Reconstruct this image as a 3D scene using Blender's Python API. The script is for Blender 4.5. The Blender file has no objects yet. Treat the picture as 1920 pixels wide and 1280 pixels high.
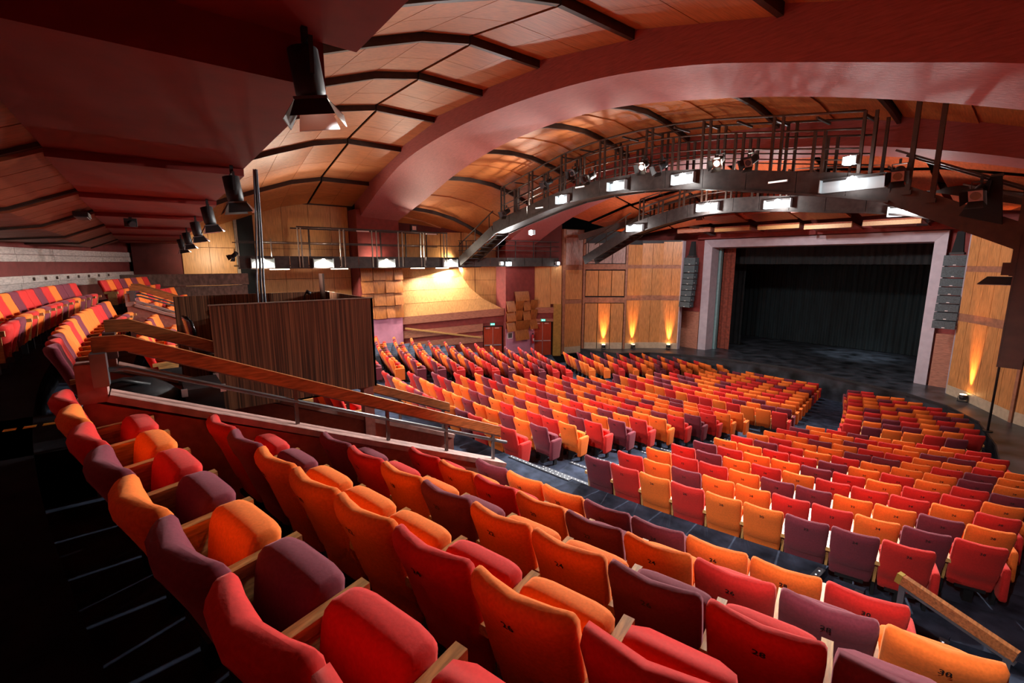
import bpy, math, random
from mathutils import Vector, Matrix
import numpy as np
random.seed(11)
R_ = math.radians
sc = bpy.context.scene
col = sc.collection

# ------------------------------------------------------------------ camera, world, exposure
cam_d = bpy.data.cameras.new('camera'); cam_d.sensor_width = 36.0
cam_d.lens = 865.0 / 1920.0 * 36.0; cam_d.clip_start = 0.05; cam_d.clip_end = 300
cam = bpy.data.objects.new('camera', cam_d); col.objects.link(cam)
CAM = Vector((11.0, -29.9, 6.0))
cam.location = CAM
YAW = math.atan2(.788, .615)
cam.rotation_euler = (R_(90 - 9.7), 0, YAW)
sc.camera = cam
w = bpy.data.worlds.new('world'); sc.world = w; w.use_nodes = True
w.node_tree.nodes['Background'].inputs[0].default_value = (0.9, 0.75, 0.7, 1)
w.node_tree.nodes['Background'].inputs[1].default_value = 0.02
sc.view_settings.view_transform = 'Standard'; sc.view_settings.look = 'None'
sc.view_settings.gamma = 1.0; sc.view_settings.use_curve_mapping = False
sc.view_settings.exposure = 1.08
sc.cycles.max_bounces = 5; sc.cycles.diffuse_bounces = 4; sc.cycles.glossy_bounces = 2; sc.cycles.transmission_bounces = 0
sc.cycles.use_adaptive_sampling = True; sc.cycles.adaptive_threshold = .04; sc.cycles.adaptive_min_samples = 16
sc.cycles.caustics_reflective = False; sc.cycles.caustics_refractive = False
sc.cycles.sample_clamp_indirect = 6.0
sc.cycles.use_denoising = True

HOUSE_W = 640.0      # spots along the soffit, trained on the stalls
FLOOD_W = 3200.0      # catwalk floods
def spot_light(name, loc, target, watts, color=(1, .95, .88), size=150, blend=.6, rad=.12, parent=None):
    d = bpy.data.lights.new(name, 'SPOT'); d.energy = watts; d.color = color
    d.spot_size = R_(size); d.spot_blend = blend; d.shadow_soft_size = rad
    o = bpy.data.objects.new(name, d); col.objects.link(o)
    o.location = loc
    o.rotation_euler = (Vector(target) - Vector(loc)).to_track_quat('-Z', 'Y').to_euler()
    if parent is not None:
        o.parent = parent
        o.matrix_parent_inverse = Matrix.Translation(parent.location).inverted()
    return o

# ------------------------------------------------------------------ materials
MATS = {}
def nodes_of(name):
    m = bpy.data.materials.new(name); m.use_nodes = True
    MATS[name] = m
    nt = m.node_tree
    return m, nt, nt.nodes['Principled BSDF']
def mat(name, c, rough=.7, metal=0., noise=.12, nscale=6., emit=None, estr=0., spec=.5, stretch=(1, 1, 1), bump=0.):
    m, nt, b = nodes_of(name)
    b.inputs['Roughness'].default_value = rough; b.inputs['Metallic'].default_value = metal
    b.inputs['Specular IOR Level'].default_value = spec
    if noise > 0:
        tc = nt.nodes.new('ShaderNodeTexCoord'); mp = nt.nodes.new('ShaderNodeMapping')
        mp.inputs['Scale'].default_value = stretch
        n = nt.nodes.new('ShaderNodeTexNoise'); n.inputs['Scale'].default_value = nscale; n.inputs['Detail'].default_value = 5
        r = nt.nodes.new('ShaderNodeValToRGB')
        lo = [max(0, x * (1 - noise * 2)) for x in c]; hi = [min(1, x * (1 + noise * 2)) for x in c]
        r.color_ramp.elements[0].position = .3; r.color_ramp.elements[1].position = .7
        r.color_ramp.elements[0].color = (*lo, 1); r.color_ramp.elements[1].color = (*hi, 1)
        nt.links.new(tc.outputs['Object'], mp.inputs[0]); nt.links.new(mp.outputs[0], n.inputs['Vector'])
        nt.links.new(n.outputs['Fac'], r.inputs[0]); nt.links.new(r.outputs[0], b.inputs['Base Color'])
        if bump > 0:
            bp = nt.nodes.new('ShaderNodeBump'); bp.inputs['Strength'].default_value = bump; bp.inputs['Distance'].default_value = .02
            nt.links.new(n.outputs['Fac'], bp.inputs['Height']); nt.links.new(bp.outputs[0], b.inputs['Normal'])
    else:
        b.inputs['Base Color'].default_value = (*c, 1)
    if emit:
        b.inputs['Emission Color'].default_value = (*emit, 1); b.inputs['Emission Strength'].default_value = estr
    return m
# fabrics
FAB = {'orange': mat('fabric_orange', (.80, .160, .026), .92, noise=.05, nscale=60, spec=.15, bump=.05),
       'red': mat('fabric_red', (.55, .024, .021), .92, noise=.05, nscale=60, spec=.15, bump=.05),
       'plum': mat('fabric_plum', (.155, .026, .040), .92, noise=.06, nscale=60, spec=.15, bump=.05)}
for k_, t_ in (('orange', (1, .50, .2)), ('red', (1, .35, .3)), ('plum', (.85, .40, .45))):
    b_ = FAB[k_].node_tree.nodes['Principled BSDF']
    b_.inputs['Sheen Weight'].default_value = .22; b_.inputs['Sheen Roughness'].default_value = .5; b_.inputs['Sheen Tint'].default_value = (*t_, 1)
OAK = mat('oak', (.52, .29, .10), .45, noise=.18, nscale=5, stretch=(12, 1.5, 12))
BLACK = mat('black_metal', (.012, .012, .014), .5, noise=0)
INK = mat('number_ink', (.02, .012, .01), .8, noise=0)
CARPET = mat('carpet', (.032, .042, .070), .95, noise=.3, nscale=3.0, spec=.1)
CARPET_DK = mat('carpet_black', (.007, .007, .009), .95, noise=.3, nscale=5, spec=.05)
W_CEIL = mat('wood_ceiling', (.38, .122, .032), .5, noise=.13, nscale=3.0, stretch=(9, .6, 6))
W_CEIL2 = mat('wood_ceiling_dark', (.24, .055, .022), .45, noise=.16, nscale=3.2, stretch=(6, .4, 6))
W_WALL = mat('wood_wall', (.50, .255, .09), .45, noise=.13, nscale=4, stretch=(6, 6, .5))
W_STAGE = mat('wood_stagewall', (.44, .195, .065), .45, noise=.16, nscale=5, stretch=(5, 5, .5))
W_PANEL = mat('wood_panel_orange', (.34, .115, .026), .42, noise=.16, nscale=4, stretch=(5, 5, .6))
W_BAND = mat('wood_band_rose', (.34, .135, .085), .55, noise=.18, nscale=5, stretch=(1, 1, 9))
W_FRAME = mat('wood_frame_rose', (.27, .115, .065), .55, noise=.12, nscale=6)
W_RAIL = mat('wood_rail', (.36, .13, .042), .32, noise=.2, nscale=7, stretch=(8, 1, 8))
W_GREY = mat('wood_upper_pale', (.36, .26, .235), .6, noise=.18, nscale=6, stretch=(4, 4, .6))
W_CEIL_LIT = mat('wood_ceiling_orange_lit', (.42, .085, .026), .5, noise=.12, nscale=3, stretch=(6, .5, 6))  # orange light on the bays before the stage, put into the wood colour
TAN = mat('tan_plinth', (.42, .33, .23), .6, noise=.06)
MAROON = mat('maroon_paint', (.20, .030, .026), .75, noise=.08, nscale=4)
MAROON_D = mat('maroon_dark', (.10, .012, .010), .75, noise=.08, nscale=4)
REDSOF = mat('soffit_red', (.22, .012, .007), .8, noise=.06, nscale=3)
ARCHM = mat('arch_plaster', (.33, .088, .085), .65, noise=.10, nscale=5, stretch=(.6, 5, 5), bump=.3)
PINK = mat('lilac_plaster', (.56, .23, .34), .8, noise=.05, nscale=3)
PARAP = mat('parapet_paint', (.36, .115, .085), .8, noise=.08, nscale=14, bump=.2)
CAPM = mat('parapet_cap', (.36, .20, .17), .6, noise=.15, nscale=8)
STRIPE = mat('concrete_board', (.56, .45, .41), .8, noise=.12, nscale=6, stretch=(1, 3, 4))
CONC = mat('concrete_brown', (.16, .095, .072), .85, noise=.2, nscale=10, stretch=(1, 1, .5))
PROSC = mat('proscenium_paint', (.37, .32, .36), .6, noise=.05, nscale=3)
STEEL = mat('dark_steel', (.034, .027, .026), .5, metal=.2, noise=.2, nscale=5)
STEELB = mat('brown_steel', (.036, .018, .012), .5, metal=.1, noise=.15, nscale=5)
STEEL_L = mat('pale_steel', (.30, .26, .21), .45, metal=.4, noise=.1)
GREYST = mat('grey_steel', (.16, .16, .17), .4, metal=.6, noise=.1)
WHITE_REF = mat('white_reflector', (.34, .40, .43), .5, noise=0)
LAMP = mat('lamp_glow', (1, 1, 1), .5, noise=0, emit=(.90, .97, 1.0), estr=14)
LAMPW = mat('lamp_glow_warm', (1, 1, 1), .5, noise=0, emit=(1, .85, .66), estr=6)
UPGLOW = mat('uplight_glow', (1, .8, .5), .5, noise=0, emit=(1, .55, .2), estr=18)
LEDM = mat('led_dot', (1, 1, 1), .5, noise=0, emit=(.85, .92, 1.0), estr=.35)
NOSE = mat('step_nosing', (.07, .08, .10), .7, metal=.2, noise=.1)
STAGEF = mat('stage_floor', (.030, .032, .040), .34, noise=.5, nscale=1.2)
STAGEB = mat('stage_front', (.010, .010, .013), .6, noise=.1)
CURT = mat('curtain_black', (.005, .0065, .008), .9, noise=.2, nscale=2)
CURT_T = mat('curtain_teal', (.004, .010, .0125), .9, noise=.3, nscale=1.5, stretch=(3, 1, .3))
TEALS = mat('teal_strip', (.16, .27, .28), .6, noise=.05)
SPK = mat('speaker_black', (.045, .068, .078), .55, noise=.2, nscale=20)
DOORM = mat('door_red', (.34, .040, .014), .4, noise=.1, nscale=5, stretch=(4, 4, .5))
DOORO = mat('door_ochre', (.34, .19, .04), .5, noise=.1)
GLOSSB = mat('gloss_black', (.012, .014, .016), .22, noise=0)
BAGM = mat('bag_nylon', (.012, .014, .017), .5, noise=.4, nscale=6, bump=.4)
CABLE = mat('cable_grey', (.10, .13, .16), .5, noise=.1)
GREEN = mat('exit_green', (.02, .30, .22), .5, noise=0, emit=(.03, .55, .42), estr=.8)
WSIGN = mat('sign_white', (.85, .88, .9), .5, noise=0, emit=(.8, 1, .95), estr=.6)
REDX = mat('extinguisher_red', (.62, .03, .04), .3, noise=0)
YEL = mat('yellow_tape', (.90, .85, .10), .6, noise=.1)
GOLD = mat('brass_cap', (.50, .34, .06), .35, metal=.5, noise=.05)
LCDM = mat('pale_plaque', (.75, .72, .70), .6, noise=0)
SILVER = mat('silver', (.55, .57, .6), .3, metal=.8, noise=0)
def zebrano():
    m, nt, b = nodes_of('zebrano_laminate')
    tc = nt.nodes.new('ShaderNodeTexCoord'); mp = nt.nodes.new('ShaderNodeMapping'); mp.inputs['Scale'].default_value = (34, 34, .35)
    n = nt.nodes.new('ShaderNodeTexNoise'); n.inputs['Scale'].default_value = 1.6; n.inputs['Detail'].default_value = 4
    r = nt.nodes.new('ShaderNodeValToRGB'); e = r.color_ramp.elements
    e[0].position = .36; e[0].color = (.045, .022, .014, 1); e[1].position = .66; e[1].color = (.30, .135, .066, 1)
    x = e.new(.5); x.color = (.135, .056, .030, 1)
    nt.links.new(tc.outputs['Object'], mp.inputs[0]); nt.links.new(mp.outputs[0], n.inputs['Vector'])
    nt.links.new(n.outputs['Fac'], r.inputs[0]); nt.links.new(r.outputs[0], b.inputs['Base Color'])
    b.inputs['Roughness'].default_value = .38
    return m
ZEB = zebrano()

# ------------------------------------------------------------------ mesh helpers
class MB:
    def __init__(s): s.v = []; s.f = []; s.smooth = []
    def add(s, vs, fs, smooth=False):
        b = len(s.v); s.v += [tuple(p) for p in vs]
        for f in fs: s.f.append([i + b for i in f]); s.smooth.append(smooth)
        return s
    def hexa(s, p):  # p: 8 corners bottom 0-3 ccw, top 4-7
        return s.add(p, [(0, 3, 2, 1), (4, 5, 6, 7), (0, 1, 5, 4), (1, 2, 6, 5), (2, 3, 7, 6), (3, 0, 4, 7)])
    def box(s, x0, x1, y0, y1, z0, z1):
        return s.hexa([(x0, y0, z0), (x1, y0, z0), (x1, y1, z0), (x0, y1, z0), (x0, y0, z1), (x1, y0, z1), (x1, y1, z1), (x0, y1, z1)])
    def bar(s, a, b, wd, ht=None, up=(0, 0, 1)):
        ht = ht or wd; a = Vector(a); b = Vector(b); d = (b - a).normalized(); up = Vector(up)
        if abs(d.dot(up)) > .98: up = Vector((1, 0, 0))
        sd = d.cross(up).normalized() * (wd / 2); u = sd.cross(d).normalized() * (ht / 2)
        return s.hexa([a - sd - u, a + sd - u, b + sd - u, b - sd - u, a - sd + u, a + sd + u, b + sd + u, b - sd + u])
    def tube(s, pts, r, n=8):
        pts = [Vector(p) for p in pts]; rings = []
        for i, p in enumerate(pts):
            d = (pts[min(i + 1, len(pts) - 1)] - pts[max(i - 1, 0)]).normalized()
            up = Vector((0, 0, 1)) if abs(d.z) < .95 else Vector((1, 0, 0))
            a = d.cross(up).normalized(); c = a.cross(d)
            rr = r[i] if isinstance(r, (list, tuple)) else r
            rings.append([p + a * math.cos(2 * math.pi * k / n) * rr + c * math.sin(2 * math.pi * k / n) * rr for k in range(n)])
        vs = [q for rg in rings for q in rg]; fs = []
        for i in range(len(pts) - 1):
            for k in range(n): fs.append((i * n + k, i * n + (k + 1) % n, (i + 1) * n + (k + 1) % n, (i + 1) * n + k))
        s.add(vs, fs, True); b = len(s.v) - len(vs)
        s.f.append([b + k for k in range(n)][::-1]); s.smooth.append(False)
        s.f.append([b + (len(pts) - 1) * n + k for k in range(n)]); s.smooth.append(False)
        return s
    def prism(s, poly, thick):  # poly: list of 3D points (planar), thick vector
        t = Vector(thick); n = len(poly); a = [Vector(p) for p in poly]; b = [p + t for p in a]
        fs = [tuple(range(n))[::-1], tuple(range(n, 2 * n))] + [(i, (i + 1) % n, n + (i + 1) % n, n + i) for i in range(n)]
        return s.add(a + b, fs)
    def grid(s, rows, smooth=True):
        nc = len(rows[0]); vs = [p for r in rows for p in r]
        fs = [(i * nc + j, i * nc + j + 1, (i + 1) * nc + j + 1, (i + 1) * nc + j) for i in range(len(rows) - 1) for j in range(nc - 1)]
        return s.add(vs, fs, smooth)
    def loft(s, levels, n=16, p=.5, caps=True):
        # levels: (z, yc, t, w, curve)
        vs = []
        for z, yc, t, wd, cv in levels:
            for k in range(n):
                a = 2 * math.pi * (k + .5) / n; ca, sa = math.cos(a), math.sin(a)
                x = math.copysign(abs(ca) ** p, ca) * wd / 2; y = math.copysign(abs(sa) ** p, sa) * t / 2
                vs.append((x, yc + y + cv * (2 * x / wd) ** 2, z))
        fs = []
        for i in range(len(levels) - 1):
            for k in range(n): fs.append((i * n + k, i * n + (k + 1) % n, (i + 1) * n + (k + 1) % n, (i + 1) * n + k))
        if caps: fs += [tuple(range(n))[::-1], tuple(range((len(levels) - 1) * n, len(levels) * n))]
        return s.add(vs, fs, True)
    def mesh(s, name, m):
        me = bpy.data.meshes.new(name); me.from_pydata(s.v, [], s.f)
        if m: me.materials.append(m)
        me.polygons.foreach_set('use_smooth', s.smooth); me.update()
        return me
    def obj(s, name, m, parent=None, loc=None):
        return link(name, s.mesh(name, m), parent, loc)
def link(name, me, parent=None, loc=None):
    o = bpy.data.objects.new(name, me); col.objects.link(o)
    if loc is not None: o.location = loc
    if parent is not None:
        o.parent = parent
        if loc is None and parent.type == 'EMPTY':   # world-space mesh under a placed empty
            o.location = -Vector(parent.location)
    return o
def empty(name, loc=(0, 0, 0), rz=0):
    o = bpy.data.objects.new(name, None); col.objects.link(o); o.location = loc; o.rotation_euler = (0, 0, rz)
    o.empty_display_size = .1
    return o
def tag(o, label, cat, group=None, kind=None):
    o['label'] = label; o['category'] = cat
    if group: o['group'] = group
    if kind: o['kind'] = kind
    return o
def struct(o, label=None):
    o['kind'] = 'structure'
    if label: o['label'] = label
    return o
def box(x0, x1, y0, y1, z0, z1): return MB().box(x0, x1, y0, y1, z0, z1)
def lerp(a, b, t): return a + (b - a) * t
def vl(a, b, t): return tuple(lerp(p, q, t) for p, q in zip(a, b))
def interp(tab, x):
    tab = sorted(tab)
    xs = [t[0] for t in tab]; zs = [t[1] for t in tab]
    # catmull-like smooth interpolation with linear extrapolation
    if x <= xs[0]: return zs[0] + (x - xs[0]) * (zs[1] - zs[0]) / (xs[1] - xs[0])
    if x >= xs[-1]: return zs[-1] + (x - xs[-1]) * (zs[-1] - zs[-2]) / (xs[-1] - xs[-2])
    for i in range(len(xs) - 1):
        if xs[i] <= x <= xs[i + 1]:
            h = xs[i + 1] - xs[i]; t = (x - xs[i]) / h
            def m(k):
                if k == 0: return (zs[1] - zs[0]) / (xs[1] - xs[0])
                if k == len(xs) - 1: return (zs[-1] - zs[-2]) / (xs[-1] - xs[-2])
                return (zs[k + 1] - zs[k - 1]) / (xs[k + 1] - xs[k - 1])
            return (2*t**3-3*t*t+1)*zs[i] + (t**3-2*t*t+t)*h*m(i) + (-2*t**3+3*t*t)*zs[i+1] + (t**3-t*t)*h*m(i+1)
def yr(r, x): return 7.0 - math.sqrt(max(r * r - x * x, .01))

# ================================================================== THE SHELL
# ---- floor: raked terraces struck about (0, 7)
FL = empty('floor'); struct(FL)
def terrace(r0, r1, z, x0, x1, name='terrace', m=CARPET, base=-1.6, n=None, z1=None):
    n = n or max(2, int((x1 - x0) / .8)); mb = MB(); z1 = z if z1 is None else z1
    xs = [lerp(x0, x1, i / n) for i in range(n + 1)]
    mb.grid([[(x, yr(r1, x), z1) for x in xs], [(x, yr(r0, x), z) for x in xs], [(x, yr(r0, x), base) for x in xs]], False)
    mb.grid([[(x0, yr(r1, x0), base), (x0, yr(r1, x0), z1)], [(x0, yr(r0, x0), base), (x0, yr(r0, x0), z)]], False)
    mb.grid([[(x1, yr(r1, x1), z1), (x1, yr(r1, x1), base)], [(x1, yr(r0, x1), z), (x1, yr(r0, x1), base)]], False)
    mb.grid([[(x, yr(r1, x), base) for x in xs], [(x, yr(r1, x), z1) for x in xs]], False)
    return mb.obj(name, m, FL)
SEAT_H = .97
RR = [31.35 - .9 * i for i in range(12)]; RZ = [2.46 - .15 * i - SEAT_H for i in range(12)]
PR = [19.4 - .95 * j for j in range(11)]; PZ = [.5 - .08 * j - SEAT_H for j in range(11)]
UR = {'E': 34.4, 'D': 35.32, 'C': 36.27, 'B': 37.19, 'A': 38.1, 'Z': 39.05}
UZ = {'E': 3.47 - SEAT_H, 'D': 3.87 - SEAT_H, 'C': 4.28 - SEAT_H, 'B': 4.66 - SEAT_H, 'A': 5.05 - SEAT_H, 'Z': 5.46 - SEAT_H}
XW = 12.6
for i in range(12): terrace(RR[i] - .78, RR[i] + .12, RZ[i], -14.5 if i < 6 else -12.9, 14.5 if i < 6 else 12.9, 'terrace')
terrace(RR[0] + .12, 33.6, 1.98, -15.5, 9.2, 'cross_aisle')
for k in range(3): terrace(RR[0] + .12, 33.6, 1.83 - .14 * k, 9.2 + .4 * k, 9.6 + .4 * k, 'aisle_step')
terrace(RR[0] + .12, 33.6, 1.40, 10.4, 15.5, 'cross_aisle')
terrace(RR[11] - 1.9, RR[11] - .78, -.33, -13, 13, 'cross_aisle')
terrace(7.2, 19.55, -1.47, -7.1, 7.1, 'stalls_rake', z1=-.455)
terrace(11.0, 19.55, -1.16, -10.4, -7.1, 'stalls_rake', z1=-.455); terrace(11.0, 19.55, -1.16, 7.1, 9.9, 'stalls_rake', z1=-.455)
seq = ['E', 'D', 'C', 'B', 'A']
for blk in ((6.05, 15.0), (-4.6, 4.6), (-15.5, -6.05)):
    for k in seq:
        r = UR[k]; terrace(r - .80, r + .13, UZ[k], blk[0], blk[1], 'terrace', CARPET)
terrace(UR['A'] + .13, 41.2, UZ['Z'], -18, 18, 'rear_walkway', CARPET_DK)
for sx in (1, -1):   # stairs in the two passages beside the ramps
    n = 14; y0, y1 = -29.4, -26.1; z0, z1 = UZ['Z'] - .15, 1.98
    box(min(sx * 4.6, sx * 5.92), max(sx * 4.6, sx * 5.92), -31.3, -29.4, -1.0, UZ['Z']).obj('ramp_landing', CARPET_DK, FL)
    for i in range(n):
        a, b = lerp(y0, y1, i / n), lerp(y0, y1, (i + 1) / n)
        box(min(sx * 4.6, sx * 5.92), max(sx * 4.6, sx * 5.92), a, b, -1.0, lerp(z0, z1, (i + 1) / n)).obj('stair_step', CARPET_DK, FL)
box(-22, 22, -36, 6, -1.75, -1.6).obj('subfloor', CARPET_DK, FL)
# yellow dashes on the rear walkway edge
for k in range(3):
    y = -31.09 + .13 * k
    box(5.0 - .035, 5.0 + .035, y, y + .085, UZ['Z'], UZ['Z'] + .004).obj('yellow_dash', YEL, FL)
# ---- stage
st = MB()
edge = [(-11.5, -6.3), (-8.7, -5.6), (-7.5, -3.6), (-5.8, -2.5), (-4, -1.8), (-2, -1.25), (0, -1.05), (2, -1.3), (4, -1.9), (5.9, -2.5), (7.5, -3.6), (8.7, -5.4), (9.45, -8.2), (9.9, -11.0), (10.6, -11.3), (12.5, -9.5), (12.5, 10), (-11.5, 10)]
st.add([(x, y, 0) for x, y in edge], [tuple(range(len(edge)))])
n = len(edge)
st.add([(x, y, 0) for x, y in edge] + [(x, y, -1.6) for x, y in edge], [(i, n + i, n + (i + 1) % n, (i + 1) % n) for i in range(n)])
stage = st.obj('floor_stage', STAGEF); struct(stage)
fr = MB()
for i in range(13):
    (ax, ay), (bx, by) = edge[i], edge[i + 1]
    fr.bar((ax, ay - .03, -.06), (bx, by - .03, -.06), .06, .1)
fr.obj('stage_edge_trim', STAGEB, stage)

# ---- proscenium
pw = MB()
pw.box(-13, -6.0, .25, .5, -.2, 12); pw.box(6.0, 13, .25, .5, -.2, 12); pw.box(-6.0, 6.0, .25, .5, 7.3, 12)
struct(pw.obj('wall_front', MAROON))
tr = empty('trim_1'); struct(tr)
for s in (-1, 1):
    MB().hexa([(s*6.12, 0, 0), (s*5.62, .12, 0), (s*5.55, .9, 0), (s*6.12, .9, 0), (s*6.12, 0, 7.5), (s*5.62, .12, 7.0), (s*5.55, .9, 6.95), (s*6.12, .9, 7.5)]).obj('proscenium_jamb', PROSC, tr)
MB().hexa([(-6.12, 0, 7.5), (-6.12, .9, 7.5), (6.12, .9, 7.5), (6.12, 0, 7.5), (-5.62, .12, 7.0), (-5.55, .9, 6.95), (5.55, .9, 6.95), (5.62, .12, 7.0)]).obj('proscenium_lintel', PROSC, tr)
for s in (-1, 1):   # darker pink lower pier beside the frame
    box(min(s*6.2, s*7.6), max(s*6.2, s*7.6), .05, .25, 0, 2.6).obj('lower_pier', W_BAND, tr)
# stage box
sb = MB(); sb.box(-9, -8.8, .5, 9.6, 0, 12); sb.box(8.8, 9, .5, 9.6, 0, 12); sb.box(-9, 9, 9.4, 9.6, 0, 12); sb.box(-9, 9, .5, 9.6, 11.8, 12)
struct(sb.obj('wall_stage_house', CURT))
def curtain(name, x0, x1, y, z0, z1, m, label, amp=.07, per=.34, ang=0):
    mb = MB(); n = int(abs(x1 - x0) / per * 8); rows = []
    for zz, k in ((z0, 1.0), ((z0 + z1) / 2, .8), (z1, .55)):
        rows.append([(lerp(x0, x1, i / n), y + math.sin(i / 8 * 2 * math.pi) * amp * k + ang * (i / n), zz) for i in range(n + 1)])
    mb.grid(rows); b = [[(p[0], p[1] + .02, p[2]) for p in r] for r in rows]; mb.grid(b)
    return tag(mb.obj(name, m), label, 'curtain')
curtain('back_curtain', -7.5, 7.5, 8.9, .02, 10.5, CURT_T, 'dark teal-black backcloth hanging at the rear of the stage')
curtain('side_curtain', -5.5, -4.7, 1.5, .02, 7.6, mat('curtain_rust', (.16, .03, .015), .85, noise=.2), 'narrow rust red leg curtain just inside the left of the stage opening', .05)
box(-5.62, -5.42, 1.0, 1.25, 0, 7.4).obj('stage_tormentor', TEALS, tr)
curtain('side_curtain', -7.6, -5.2, 4.2, .02, 9.0, CURT, 'black leg curtain in the wings left of the stage')
curtain('side_curtain', 5.0, 7.8, 4.2, .02, 9.0, CURT, 'black leg curtain in the wings right of the stage')
curtain('stage_border', -7.5, 7.5, 2.6, 5.9, 9.5, CURT, 'black border curtain hung across the top of the stage', .04)

# ---- stage side walls in wood, both sides
def wallbox(mb, A, B, t0, t1, z0, z1, d0, d1, zt=0.):
    """box along plan segment A->B between fractions t0,t1; d = offset towards the left-hand normal"""
    A = Vector((*A, 0)); B = Vector((*B, 0)); e = B - A; nrm = Vector((-e.y, e.x, 0)).normalized()
    p = A + e * t0; q = A + e * t1
    f = lambda c, d, z: tuple(c + nrm * d + Vector((0, 0, z)))
    za, zb = zt * t0, zt * t1
    mb.hexa([f(p, d0, z0+za), f(q, d0, z0+zb), f(q, d1, z0+zb), f(p, d1, z0+za), f(p, d0, z1+za), f(q, d0, z1+zb), f(q, d1, z1+zb), f(p, d1, z1+za)])
    return mb
WL = empty('wall_left'); struct(WL)
WR = empty('wall_right'); struct(WR)
def wb(A, B, t0, t1, z0, z1, d0, d1, name, m, par, zt=0.): return wallbox(MB(), A, B, t0, t1, z0, z1, d0, d1, zt).obj(name, m, par)
def stage_side(s, par):
    def P(x, y): return (s * x, y)
    def W(a, b, t0, t1, z0, z1, name, m, d0=0, d1=.05):
        A, B = P(*a), P(*b)
        if s > 0: wb(A, B, t0, t1, z0, z1, -d1, -d0, name, m, par)
        else: wb(A, B, t0, t1, z0, z1, d0, d1, name, m, par)
    # (normals: the room lies towards the axis)
    segs = [((7.1, -1.05), (8.1, -1.75)), ((8.1, -1.75), (9.0, -2.9)), ((9.0, -2.9), (9.42, -3.9))] if s < 0 else [((7.1, -1.15), (7.85, -2.05)), ((7.85, -2.05), (8.6, -3.2)), ((8.6, -3.2), (9.42, -4.5))]
    for k, (a, b) in enumerate(segs):     # curved panel, three facets, three storeys
        W(a, b, 0, 1, 0, .42, 'plinth_board', TAN, 0, .07)
        for z0, z1 in ((.42, 3.4), (3.75, 5.6), (5.85, 7.4 - .1 * k)):
            W(a, b, .0, .485, z0, z1, 'wood_board', W_STAGE); W(a, b, .5, .99, z0, z1, 'wood_board', W_STAGE)
        W(a, b, 0, 1, 3.4, 3.75, 'rail_board', W_FRAME, -.01, .04); W(a, b, 0, 1, 5.6, 5.85, 'rail_board', W_FRAME, -.01, .04)
        W(a, b, 0, 1, 0, 7.5, 'backing', STAGEB, -.2, -.02)
    e = P(7.1, -1.05); MB().box(e[0]-.09, e[0]+.09, e[1]-.05, e[1]+.25, 0, 7.45).obj('edge_trim', PROSC, par)
    a, b = ((9.42, -3.9) if s < 0 else (9.42, -4.5)), (11.35, -6.2)    # the three door-height panels with the row of three above
    W(a, b, 0, 1, -.02, 8.0, 'backing', STAGEB, -.25, -.04)
    for t in (0.0, .96): W(a, b, t, t + .045, 0, 7.6, 'stile', W_FRAME, 0, .10)
    for z0, z1 in ((3.25, 3.62), (5.53, 5.9)): W(a, b, 0, 1, z0, z1, 'rail_board', W_FRAME, 0, .09)
    for j in range(3):
        t0, t1 = .06 + j * .3, .06 + j * .3 + .285
        W(a, b, t0, t1, .0, .45, 'plinth_board', TAN, 0, .06); W(a, b, t0, t1, .45, 3.2, 'door_panel', W_STAGE, 0, .05)
        W(a, b, t0, t1, 3.72, 5.45, 'wood_panel', W_STAGE, 0, .05); W(a, b, t0, t1, 5.95, 7.3, 'wood_panel', W_GREY, 0, .05)
    a, b = (11.35, -6.2), (11.75, -7.75)  # tower
    W(a, b, 0, 1, -.3, 8.2, 'tower_core', W_FRAME, -.6, 0)
    for z0, z1, m in ((-.25, .2, TAN), (.2, 3.2, W_STAGE), (3.5, 5.5, W_STAGE), (5.85, 7.65, W_GREY), (7.85, 8.15, W_GREY)):
        W(a, b, .08, .88, z0, z1, 'tower_panel', m, .0, .05)
stage_side(-1, WL); stage_side(1, WR)

# ---- left side wall between tower and rear
PA, PB = (-12.9, -9.4), (-11.9, -7.75)   # section with the second door
wallbox(MB(), PB, PA, 0, 1, -.5, 9.5, -.4, -.1).obj('wall_backing', MAROON_D, WL)
wb(PB, PA, .0, .28, -.4, 3.2, -.1, .12, 'ochre_service_panel', DOORO, WL)
wb(PB, PA, 0, .38, 3.2, 5.8, -.1, .02, 'wood_board', W_WALL, WL)
wb(PB, PA, .28, 1, 2.6, 2.98, -.1, .10, 'wood_band', W_BAND, WL)
wb(PB, PA, .28, 1, 2.2, 2.6, -.1, .0, 'maroon_band', MAROON, WL)
wb(PB, PA, .28, 1, 2.0, 2.2, -.1, .08, 'wood_band', W_BAND, WL)
wb(PB, PA, .38, 1, 2.98, 5.8, -.12, -.04, 'canted_board', W_WALL, WL)
# pilaster two (carries the front arch)
MB().box(-13.9, -12.85, -11.8, -9.35, -.5, 8.0).obj('pilaster', MAROON, WL)
MB().box(-12.86, -12.82, -11.8, -9.35, -.4, 1.7).obj('lilac_plaster', PINK, WL)
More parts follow.
